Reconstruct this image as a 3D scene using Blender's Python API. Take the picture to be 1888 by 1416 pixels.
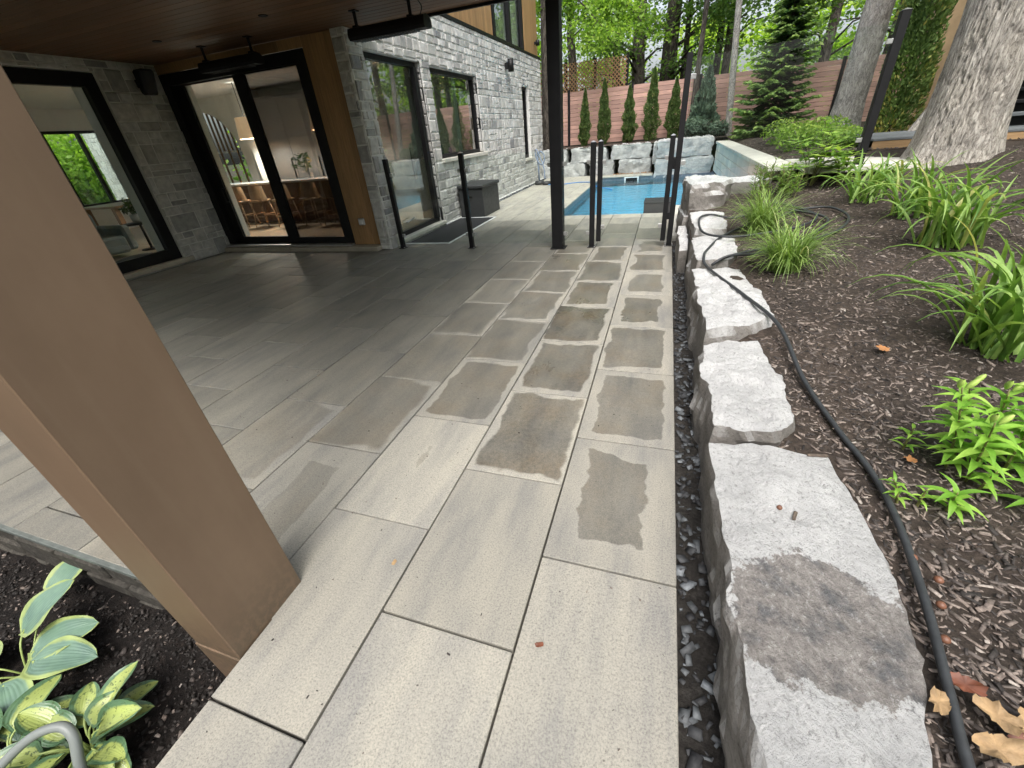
import bpy, bmesh, math, random
import numpy as np
from mathutils import Vector, noise, Matrix
from math import sin, cos, pi, radians, sqrt

for o in list(bpy.data.objects):
    bpy.data.objects.remove(o)
sc = bpy.context.scene
C = sc.collection
rnd = random.Random(7)
rng = np.random.default_rng(7)

# ------------------------------------------------------------------ camera
cam_d = bpy.data.cameras.new('camera')
cam_d.sensor_width = 36.0
cam_d.lens = 14.407
cam_d.clip_start = 0.05
cam_d.clip_end = 500
cam = bpy.data.objects.new('camera', cam_d)
C.objects.link(cam)
YAW, PIT, ROL = -0.363822, -0.547178, -0.0949558
_f = Vector((sin(YAW) * cos(PIT), cos(YAW) * cos(PIT), sin(PIT)))
_r = Vector((cos(YAW), -sin(YAW), 0))
_u = _r.cross(_f)
_r2 = _r * cos(ROL) + _u * sin(ROL)
_u2 = -_r * sin(ROL) + _u * cos(ROL)
cam.matrix_world = Matrix(((_r2.x, _u2.x, -_f.x, 0), (_r2.y, _u2.y, -_f.y, 0), (_r2.z, _u2.z, -_f.z, 1.706), (0, 0, 0, 1)))
sc.camera = cam

# ------------------------------------------------------------------ sky, sun, exposure
SUN_EL, SUN_ROT = radians(58), radians(165)
w = bpy.data.worlds.new('World')
sc.world = w
w.use_nodes = True
nt = w.node_tree
bg = nt.nodes['Background']
sky = nt.nodes.new('ShaderNodeTexSky')
sky.sky_type = 'NISHITA'
sky.sun_disc = False
sky.sun_elevation = SUN_EL
sky.sun_rotation = SUN_ROT
sky.dust_density = 6.0
sky.air_density = 1.0
hs = nt.nodes.new('ShaderNodeHueSaturation')
hs.inputs['Saturation'].default_value = 0.45
nt.links.new(sky.outputs[0], hs.inputs['Color'])
nt.links.new(hs.outputs[0], bg.inputs['Color'])
bg.inputs['Strength'].default_value = 0.15
sd = bpy.data.lights.new('sun', 'SUN')
sd.energy = 0.85
sd.angle = radians(35)
sd.color = (1.0, 0.985, 0.955)
sun = bpy.data.objects.new('sun', sd)
C.objects.link(sun)
_sv = Vector((sin(SUN_ROT) * cos(SUN_EL), cos(SUN_ROT) * cos(SUN_EL), sin(SUN_EL)))
sun.rotation_euler = _sv.to_track_quat('Z', 'Y').to_euler()
sun.location = (0, -6, 12)
vs = sc.view_settings
vs.view_transform = 'Standard'
vs.look = 'None'
vs.exposure = 1.18
vs.gamma = 1.0
vs.use_curve_mapping = False
cy = sc.cycles
cy.use_denoising = True
cy.max_bounces = 10
cy.diffuse_bounces = 5
cy.glossy_bounces = 4
cy.transmission_bounces = 6
cy.transparent_max_bounces = 24
cy.caustics_reflective = False
cy.caustics_refractive = False
cy.sample_clamp_indirect = 8.0


# ------------------------------------------------------------------ materials
class NG:
    """tiny node helper"""
    def __init__(s, name):
        s.m = bpy.data.materials.new(name)
        s.m.use_nodes = True
        s.t = s.m.node_tree
        s.p = s.t.nodes['Principled BSDF']
        s.out = s.t.nodes['Material Output']

    def n(s, typ, **kw):
        nd = s.t.nodes.new('ShaderNode' + typ)
        for k, v in kw.items():
            setattr(nd, k, v)
        return nd

    def put(s, sock, v):
        if hasattr(v, 'is_output') or isinstance(v, bpy.types.NodeSocket):
            s.t.links.new(v, sock)
        else:
            if sock.type == 'RGBA' and len(v) == 3:
                v = (*v, 1)
            sock.default_value = v

    def pos(s):
        return s.n('NewGeometry').outputs['Position']

    def obj(s):
        return s.n('TexCoord').outputs['Object']

    def scale(s, vec, sx, sy, sz):
        q = s.n('VectorMath', operation='MULTIPLY')
        s.put(q.inputs[0], vec)
        q.inputs[1].default_value = (sx, sy, sz)
        return q.outputs[0]

    def noise(s, vec, scale, detail=4, rough=0.55, dist=0.0):
        q = s.n('TexNoise')
        if vec is not None:
            s.put(q.inputs['Vector'], vec)
        q.inputs['Scale'].default_value = scale
        q.inputs['Detail'].default_value = detail
        q.inputs['Roughness'].default_value = rough
        q.inputs['Distortion'].default_value = dist
        return q.outputs['Fac']

    def voro(s, vec, scale, feature='F1', out='Distance'):
        q = s.n('TexVoronoi', feature=feature)
        s.put(q.inputs['Vector'], vec)
        q.inputs['Scale'].default_value = scale
        return q.outputs[out]

    def math(s, op, a, b=0.0, c=0.0, clamp=False):
        q = s.n('Math', operation=op, use_clamp=clamp)
        s.put(q.inputs[0], a)
        s.put(q.inputs[1], b)
        s.put(q.inputs[2], c)
        return q.outputs[0]

    def ramp(s, fac, stops, interp='LINEAR'):
        q = s.n('ValToRGB')
        q.color_ramp.interpolation = interp
        e = q.color_ramp.elements
        e[0].position, e[0].color = stops[0][0], (*stops[0][1], 1)
        e[1].position, e[1].color = stops[-1][0], (*stops[-1][1], 1)
        for p, c in stops[1:-1]:
            k = e.new(p)
            k.color = (*c, 1)
        s.put(q.inputs[0], fac)
        return q.outputs[0]

    def smooth(s, v, a, b, lo=0.0, hi=1.0):
        q = s.n('MapRange', interpolation_type='SMOOTHSTEP')
        s.put(q.inputs['Value'], v)
        s.put(q.inputs['From Min'], a)
        s.put(q.inputs['From Max'], b)
        q.inputs['To Min'].default_value = lo
        q.inputs['To Max'].default_value = hi
        return q.outputs[0]

    def mix(s, fac, a, b, blend='MIX'):
        q = s.n('Mix', data_type='RGBA', blend_type=blend)
        s.put(q.inputs[0], fac)
        s.put(q.inputs[6], a)
        s.put(q.inputs[7], b)
        return q.outputs[2]

    def bump(s, h, strength=0.3, dist=0.01):
        q = s.n('Bump')
        s.put(q.inputs['Height'], h)
        q.inputs['Strength'].default_value = strength
        q.inputs['Distance'].default_value = dist
        s.t.links.new(q.outputs[0], s.p.inputs['Normal'])
        return q.outputs[0]

    def set(s, col=None, rough=None, metal=None, spec=None):
        if col is not None:
            s.put(s.p.inputs['Base Color'], col)
        if rough is not None:
            s.put(s.p.inputs['Roughness'], rough)
        if metal is not None:
            s.put(s.p.inputs['Metallic'], metal)
        if spec is not None:
            s.put(s.p.inputs['Specular IOR Level'], spec)
        return s.m

    def rand(s):
        return s.n('ObjectInfo').outputs['Random']

    def tone(s):
        return s.n('Attribute', attribute_name='tone').outputs['Fac']


def simple(name, col, rough=0.5, metal=0.0, var=0.12, scale=6.0, bump=0.0, bscale=60.0, spec=0.5):
    g = NG(name)
    n = g.noise(g.pos(), scale, 5)
    a = tuple(c * (1 - var) for c in col)
    b = tuple(min(1, c * (1 + var)) for c in col)
    c = g.ramp(n, [(0.3, a), (0.7, b)])
    r = g.smooth(g.noise(g.pos(), scale * 3, 3), 0.3, 0.7, max(0.02, rough - 0.06), min(1, rough + 0.06))
    if bump:
        g.bump(g.noise(g.pos(), bscale, 5, 0.65), bump, 0.01)
    return g.set(c, r, metal, spec)


MAT = {}


def mk_paver():
    g = NG('paver_limestone')
    oi = g.n('ObjectInfo')
    sep = g.n('SeparateColor')
    g.t.links.new(oi.outputs['Color'], sep.inputs[0])
    R, G, B = sep.outputs[0], sep.outputs[1], sep.outputs[2]
    O = g.obj()
    off = g.n('VectorMath', operation='ADD')
    sc_ = g.math('MULTIPLY', oi.outputs['Random'], 91.0)
    g.put(off.inputs[0], O)
    cmb = g.n('CombineXYZ')
    g.put(cmb.inputs[0], sc_)
    g.put(cmb.inputs[1], sc_)
    g.put(cmb.inputs[2], sc_)
    g.put(off.inputs[1], cmb.outputs[0])
    V = off.outputs[0]
    sx = g.n('SeparateXYZ')
    g.put(sx.inputs[0], O)
    dx = g.math('SUBTRACT', 0.297, g.math('ABSOLUTE', sx.outputs[0]))
    dy = g.math('SUBTRACT', 0.447, g.math('ABSOLUTE', sx.outputs[1]))
    d = g.math('MINIMUM', dx, dy)
    n1 = g.math('SUBTRACT', g.noise(V, 3.0, 3, 0.5), 0.5)
    n2 = g.math('SUBTRACT', g.noise(V, 17, 3), 0.5)
    dd = g.math('ADD', d, g.math('ADD', g.math('MULTIPLY', n1, 0.19), g.math('ADD', g.math('MULTIPLY', n2, 0.04), g.math('MULTIPLY', sx.outputs[0], g.math('MULTIPLY', g.math('SUBTRACT', oi.outputs['Random'], 0.62), 0.2)))))
    margin = g.math('SUBTRACT', 0.345, g.math('MULTIPLY', R, 0.56))
    soft = g.smooth(R, 0.5, 0.7, 0.005, 0.06)
    mask = g.smooth(dd, g.math('SUBTRACT', margin, soft), g.math('ADD', margin, soft))
    cl = g.noise(g.scale(V, 1.0, 0.45, 1.0), 5.0, 5, 0.6)
    mask = g.math('MULTIPLY', mask, g.math('MULTIPLY', G, g.smooth(cl, 0.25, 0.7, 0.75, 1.0)))
    base = g.ramp(g.noise(g.scale(V, 1.6, 0.35, 1.0), 4.0, 6, 0.6), [(0.3, (0.212, 0.207, 0.192)), (0.48, (0.282, 0.270, 0.235)), (0.7, (0.338, 0.318, 0.267))])
    fine = g.noise(g.pos(), 130, 4, 0.85)
    m1 = g.n('Mix', data_type='RGBA', blend_type='MULTIPLY')
    m1.inputs[0].default_value = 1.0
    g.put(m1.inputs[6], base)
    g.put(m1.inputs[7], g.ramp(fine, [(0.34, (0.55, 0.55, 0.56)), (0.5, (1, 1, 1)), (0.66, (1.22, 1.21, 1.18))]))
    base = m1.outputs[2]
    spk = g.voro(g.pos(), 42)
    pick = g.noise(g.pos(), 21, 1)
    sp = g.math('MULTIPLY', g.smooth(spk, 0.0, 0.16, 1.0, 0.0), g.smooth(pick, 0.6, 0.63))
    base = g.mix(g.math('MULTIPLY', sp, 0.75), base, (0.09, 0.08, 0.065))
    tone = g.n('CombineColor')
    for i in range(3):
        g.put(tone.inputs[i], B)
    base = g.mix(1.0, base, tone.outputs[0], 'MULTIPLY')
    wetk = g.ramp(g.noise(V, 3.1, 4, 0.6), [(0.3, (0.27, 0.27, 0.275)), (0.48, (0.36, 0.345, 0.32)), (0.68, (0.37, 0.30, 0.225))])
    wetk = g.mix(g.smooth(R, 0.6, 0.85), wetk, (0.37, 0.385, 0.395))
    wet = g.mix(1.0, base, wetk, 'MULTIPLY')
    wet = g.mix(1.0, wet, g.ramp(g.noise(g.pos(), 38, 7, 0.75), [(0.32, (0.5, 0.49, 0.48)), (0.5, (1, 1, 1)), (0.7, (1.4, 1.37, 1.32))]), 'MULTIPLY')
    rim = g.math('MULTIPLY', g.smooth(dd, g.math('SUBTRACT', margin, 0.045), margin), g.math('SUBTRACT', 1.0, g.smooth(R, 0.6, 0.8)))
    base = g.mix(g.math('MULTIPLY', rim, 0.08), base, (0.45, 0.43, 0.37))
    col = g.mix(mask, base, wet)
    film = g.noise(g.pos(), 0.9, 1)
    lowr = g.smooth(g.math('ADD', film, g.math('MULTIPLY', R, 0.12)), 0.42, 0.75, 0.38, 0.10)
    rr = g.n('Mix', data_type='FLOAT')
    g.put(rr.inputs[0], mask)
    rr.inputs[2].default_value = 0.78
    g.put(rr.inputs[3], lowr)
    hb = g.math('MULTIPLY', fine, g.math('SUBTRACT', 1.15, mask))
    g.bump(hb, 0.22, 0.004)
    return g.set(col, rr.outputs[0])


def mk_stone(kind):
    g = NG('ledgestone_' + kind)
    r = g.rand() if kind == 'single' else g.tone()
    P = g.pos()
    c = g.ramp(r, [(0.0, (0.27, 0.27, 0.275)), (0.10, (0.38, 0.375, 0.365)), (0.3, (0.50, 0.49, 0.465)), (0.62, (0.58, 0.57, 0.545)), (0.85, (0.54, 0.54, 0.53)), (1.0, (0.66, 0.65, 0.62))])
    n = g.noise(P, 9, 6, 0.65)
    c = g.mix(1.0, c, g.ramp(n, [(0.3, (0.74, 0.74, 0.75)), (0.55, (1.05, 1.05, 1.05)), (0.8, (1.4, 1.38, 1.33))]), 'MULTIPLY')
    c = g.mix(g.smooth(g.noise(P, 38, 4, 0.7), 0.58, 0.72, 0, 0.55), c, (0.5, 0.49, 0.46))
    h = g.math('ADD', g.noise(P, 26, 7, 0.72), g.math('MULTIPLY', g.noise(g.scale(P, 1, 1, 3), 8, 3), 0.8))
    g.bump(h, 0.5, 0.014)
    return g.set(c, 0.85, 0, 0.3)


def mk_wood(name, col, axis='z', dark=0.6, rough=0.55):
    g = NG(name)
    P = g.pos()
    s = {'z': (9, 9, 0.5), 'x': (0.5, 9, 9), 'y': (9, 0.5, 9)}[axis]
    n = g.noise(g.scale(P, *s), 5, 6, 0.6, 0.6)
    a = tuple(c * dark for c in col)
    b = tuple(min(1, c * 1.22) for c in col)
    c = g.ramp(n, [(0.28, a), (0.5, col), (0.74, b)])
    oi = g.rand()
    c = g.mix(1.0, c, g.ramp(oi, [(0, (0.78, 0.78, 0.78)), (1, (1.15, 1.13, 1.1))]), 'MULTIPLY')
    s2 = {'z': (40, 40, 1.2), 'x': (1.2, 40, 40), 'y': (40, 1.2, 40)}[axis]
    g.bump(g.noise(g.scale(P, *s2), 4, 4), 0.2, 0.004)
    return g.set(c, rough, 0, 0.35)


def mk_glass(name, tint=(0.93, 0.97, 0.95), refl=1.0, ior=1.5):
    g = NG(name)
    g.t.nodes.remove(g.p)
    tr = g.n('BsdfTransparent')
    tr.inputs[0].default_value = (*tint, 1)
    gl = g.n('BsdfGlossy')
    gl.inputs['Roughness'].default_value = 0.012
    fr = g.n('Fresnel')
    bf = g.n('NewGeometry').outputs['Backfacing']
    g.put(fr.inputs['IOR'], g.math('ADD', ior, g.math('MULTIPLY', bf, 1 / ior - ior)))
    f = g.math('MULTIPLY', fr.outputs[0], refl, clamp=True)
    mx = g.n('MixShader')
    g.put(mx.inputs[0], f)
    g.t.links.new(tr.outputs[0], mx.inputs[1])
    g.t.links.new(gl.outputs[0], mx.inputs[2])
    g.t.links.new(mx.outputs[0], g.out.inputs[0])
    return g.m


def mk_water():
    g = NG('pool_water')
    g.t.nodes.remove(g.p)
    P = g.pos()
    bp = g.n('Bump')
    g.put(bp.inputs['Height'], g.math('ADD', g.noise(g.scale(P, 1, 2.2, 1), 2.6, 3, 0.6, 0.8), g.math('MULTIPLY', g.noise(P, 11, 2), 0.25)))
    bp.inputs['Strength'].default_value = 0.5
    bp.inputs['Distance'].default_value = 0.05
    rf = g.n('BsdfTransparent')
    rf.inputs[0].default_value = (0.70, 0.95, 0.98, 1)
    gl = g.n('BsdfGlossy')
    gl.inputs['Roughness'].default_value = 0.03
    fr = g.n('Fresnel')
    fr.inputs['IOR'].default_value = 1.33
    g.t.links.new(bp.outputs[0], gl.inputs['Normal'])
    g.t.links.new(bp.outputs[0], fr.inputs['Normal'])
    mx = g.n('MixShader')
    g.t.links.new(fr.outputs[0], mx.inputs[0])
    g.t.links.new(rf.outputs[0], mx.inputs[1])
    g.t.links.new(gl.outputs[0], mx.inputs[2])
    g.t.links.new(mx.outputs[0], g.out.inputs[0])
    return g.m


def mk_leaf(name, stops, trans=0.35, rough=0.45, use='tone', var=0.0):
    g = NG(name)
    t = g.tone() if use == 'tone' else g.rand()
    c = g.ramp(t, stops)
    if var:
        c = g.mix(1.0, c, g.ramp(g.noise(g.pos(), 40, 3), [(0.3, (1 - var,) * 3), (0.7, (1 + var,) * 3)]), 'MULTIPLY')
    g.set(c, rough, 0, 0.35)
    tl = g.n('BsdfTranslucent')
    g.put(tl.inputs[0], g.mix(1.0, c, (1.25, 1.3, 0.7), 'MULTIPLY'))
    mx = g.n('MixShader')
    mx.inputs[0].default_value = trans
    g.t.links.new(g.p.outputs[0], mx.inputs[1])
    g.t.links.new(tl.outputs[0], mx.inputs[2])
    g.t.links.new(mx.outputs[0], g.out.inputs[0])
    return g.m


def mk_hosta(name, inner, edge, blotch, gold):
    g = NG(name)
    uv = g.n('UVMap').outputs[0]
    s = g.n('SeparateXYZ')
    g.put(s.inputs[0], uv)
    v = g.math('ABSOLUTE', g.math('SUBTRACT', s.outputs[1], 0.5))
    nn = g.noise(g.pos(), 45, 4, 0.6)
    e = g.math('ADD', v, g.math('MULTIPLY', g.math('SUBTRACT', nn, 0.5), 0.16 if gold else 0.1))
    tip = g.smooth(s.outputs[0], 0.9, 1.0)
    c = g.mix(g.smooth(e, 0.36 if not gold else 0.28, 0.43 if not gold else 0.36), inner, edge)
    c = g.mix(1.0, c, g.ramp(g.noise(g.pos(), 12, 3), [(0.3, (0.75, 0.78, 0.8)), (0.7, (1.1, 1.1, 1.0))]), 'MULTIPLY')
    if blotch:
        b = g.smooth(g.noise(g.scale(g.pos(), 1, 1, 1), 70, 3, 0.7), 0.57, 0.62)
        c = g.mix(g.math('MULTIPLY', b, 0.8), c, blotch)
    veins = g.math('SINE', g.math('MULTIPLY', v, 75.0))
    g.bump(g.math('ADD', veins, g.math('MULTIPLY', nn, 1.5)), 0.14, 0.003)
    g.set(c, 0.33, 0, 0.5)
    return g.m


def mk_bark(name, a, b, zs=0.35, scale=16):
    g = NG(name)
    P = g.pos()
    n = g.noise(g.scale(P, 1, 1, zs), scale, 7, 0.65, 0.4)
    rid = g.math('ABSOLUTE', g.math('SUBTRACT', n, 0.5))
    c = g.ramp(rid, [(0.0, tuple(x * 0.2 for x in a)), (0.02, a), (0.14, b)])
    c = g.mix(1.0, c, g.ramp(g.noise(P, 3, 4), [(0.3, (0.8, 0.8, 0.8)), (0.7, (1.15, 1.14, 1.1))]), 'MULTIPLY')
    g.bump(g.math('ADD', g.math('MULTIPLY', rid, 3.0), g.math('MULTIPLY', g.noise(P, 60, 4), 0.3)), 0.9, 0.03)
    return g.set(c, 0.9, 0, 0.2)


def mk_rock(name, stain=None):
    """pale split limestone; stain = (x, y, rx, ry) world centre of a damp dirty patch"""
    g = NG(name)
    P = g.pos()
    n = g.noise(P, 4, 8, 0.72, 0.2)
    c = g.ramp(n, [(0.28, (0.45, 0.45, 0.45)), (0.48, (0.60, 0.60, 0.595)), (0.72, (0.72, 0.72, 0.71))])
    f = g.noise(g.scale(P, 1.5, 1, 2.0), 42, 8, 0.78, 0.3)
    c = g.mix(g.smooth(f, 0.48, 0.34, 0, 0.75), c, (0.22, 0.215, 0.21))
    c = g.mix(g.smooth(f, 0.55, 0.68, 0, 0.6), c, (0.74, 0.74, 0.73))
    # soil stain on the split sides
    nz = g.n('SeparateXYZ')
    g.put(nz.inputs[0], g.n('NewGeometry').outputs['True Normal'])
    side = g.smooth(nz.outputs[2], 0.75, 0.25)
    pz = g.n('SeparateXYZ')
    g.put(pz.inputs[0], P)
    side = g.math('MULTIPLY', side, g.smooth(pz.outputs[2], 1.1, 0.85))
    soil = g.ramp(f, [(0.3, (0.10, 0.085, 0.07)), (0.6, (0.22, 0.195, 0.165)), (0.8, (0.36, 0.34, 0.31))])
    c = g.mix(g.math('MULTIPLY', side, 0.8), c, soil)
    if stain:
        x, y, rx, ry = stain
        q = g.n('VectorMath', operation='SUBTRACT')
        g.put(q.inputs[0], P)
        q.inputs[1].default_value = (x, y, 0)
        q2 = g.scale(q.outputs[0], 1 / rx, 1 / ry, 0)
        ln = g.n('VectorMath', operation='LENGTH')
        g.put(ln.inputs[0], q2)
        dd = g.math('ADD', ln.outputs['Value'], g.math('MULTIPLY', g.math('SUBTRACT', g.noise(P, 6, 9, 0.72), 0.5), 1.7))
        mk = g.math('MULTIPLY', g.smooth(dd, 1.02, 0.95), g.smooth(f, 0.68, 0.56, 0.35, 1.0))
        st = g.ramp(g.noise(P, 11, 5, 0.65), [(0.35, (0.19, 0.19, 0.195)), (0.5, (0.33, 0.305, 0.285)), (0.7, (0.45, 0.42, 0.395))])
        st = g.mix(1.0, st, g.ramp(f, [(0.3, (0.5, 0.5, 0.5)), (0.6, (1.1, 1.1, 1.1))]), 'MULTIPLY')
        c = g.mix(mk, c, st)
    h = g.math('ADD', g.noise(g.scale(P, 1.3, 1, 1), 11, 9, 0.72, 0.4), g.math('MULTIPLY', f, 0.5))
    g.bump(h, 1.0, 0.045)
    return g.set(c, 0.82, 0, 0.3)


def mk_soil(name, a, b, c3, bump=1.0):
    g = NG(name)
    P = g.pos()
    n = g.noise(P, 28, 8, 0.75)
    c = g.ramp(n, [(0.3, a), (0.52, b), (0.75, c3)])
    c = g.mix(1.0, c, g.ramp(g.noise(P, 2.2, 3), [(0.3, (0.75, 0.75, 0.75)), (0.7, (1.2, 1.15, 1.1))]), 'MULTIPLY')
    g.bump(g.math('ADD', g.noise(P, 55, 6, 0.8), g.noise(P, 12, 4)), bump, 0.03)
    return g.set(c, 0.9, 0, 0.25)


def mk_chip():
    g = NG('wood_chips')
    c = g.ramp(g.tone(), [(0.0, (0.022, 0.019, 0.017)), (0.3, (0.065, 0.055, 0.05)), (0.55, (0.14, 0.115, 0.10)), (0.8, (0.20, 0.16, 0.135)), (0.96, (0.26, 0.215, 0.185)), (1.0, (0.38, 0.34, 0.30))])
    c = g.mix(1.0, c, g.ramp(g.noise(g.pos(), 120, 4), [(0.3, (0.6, 0.6, 0.6)), (0.7, (1.3, 1.3, 1.3))]), 'MULTIPLY')
    return g.set(c, 0.75, 0, 0.35)


def mk_slate():
    g = NG('slate_gravel')
    c = g.ramp(g.tone(), [(0.0, (0.04, 0.04, 0.042)), (0.5, (0.085, 0.09, 0.095)), (0.8, (0.14, 0.152, 0.16)), (1.0, (0.26, 0.28, 0.30))])
    c = g.mix(1.0, c, g.ramp(g.noise(g.pos(), 60, 4), [(0.3, (0.7, 0.7, 0.7)), (0.7, (1.25, 1.25, 1.25))]), 'MULTIPLY')
    return g.set(c, 0.65, 0, 0.3)


def mk_emit(name, col, s):
    g = NG(name)
    g.set(col, 0.7)
    g.put(g.p.inputs['Emission Color'], (*col, 1))
    g.p.inputs['Emission Strength'].default_value = s
    return g.m


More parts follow.
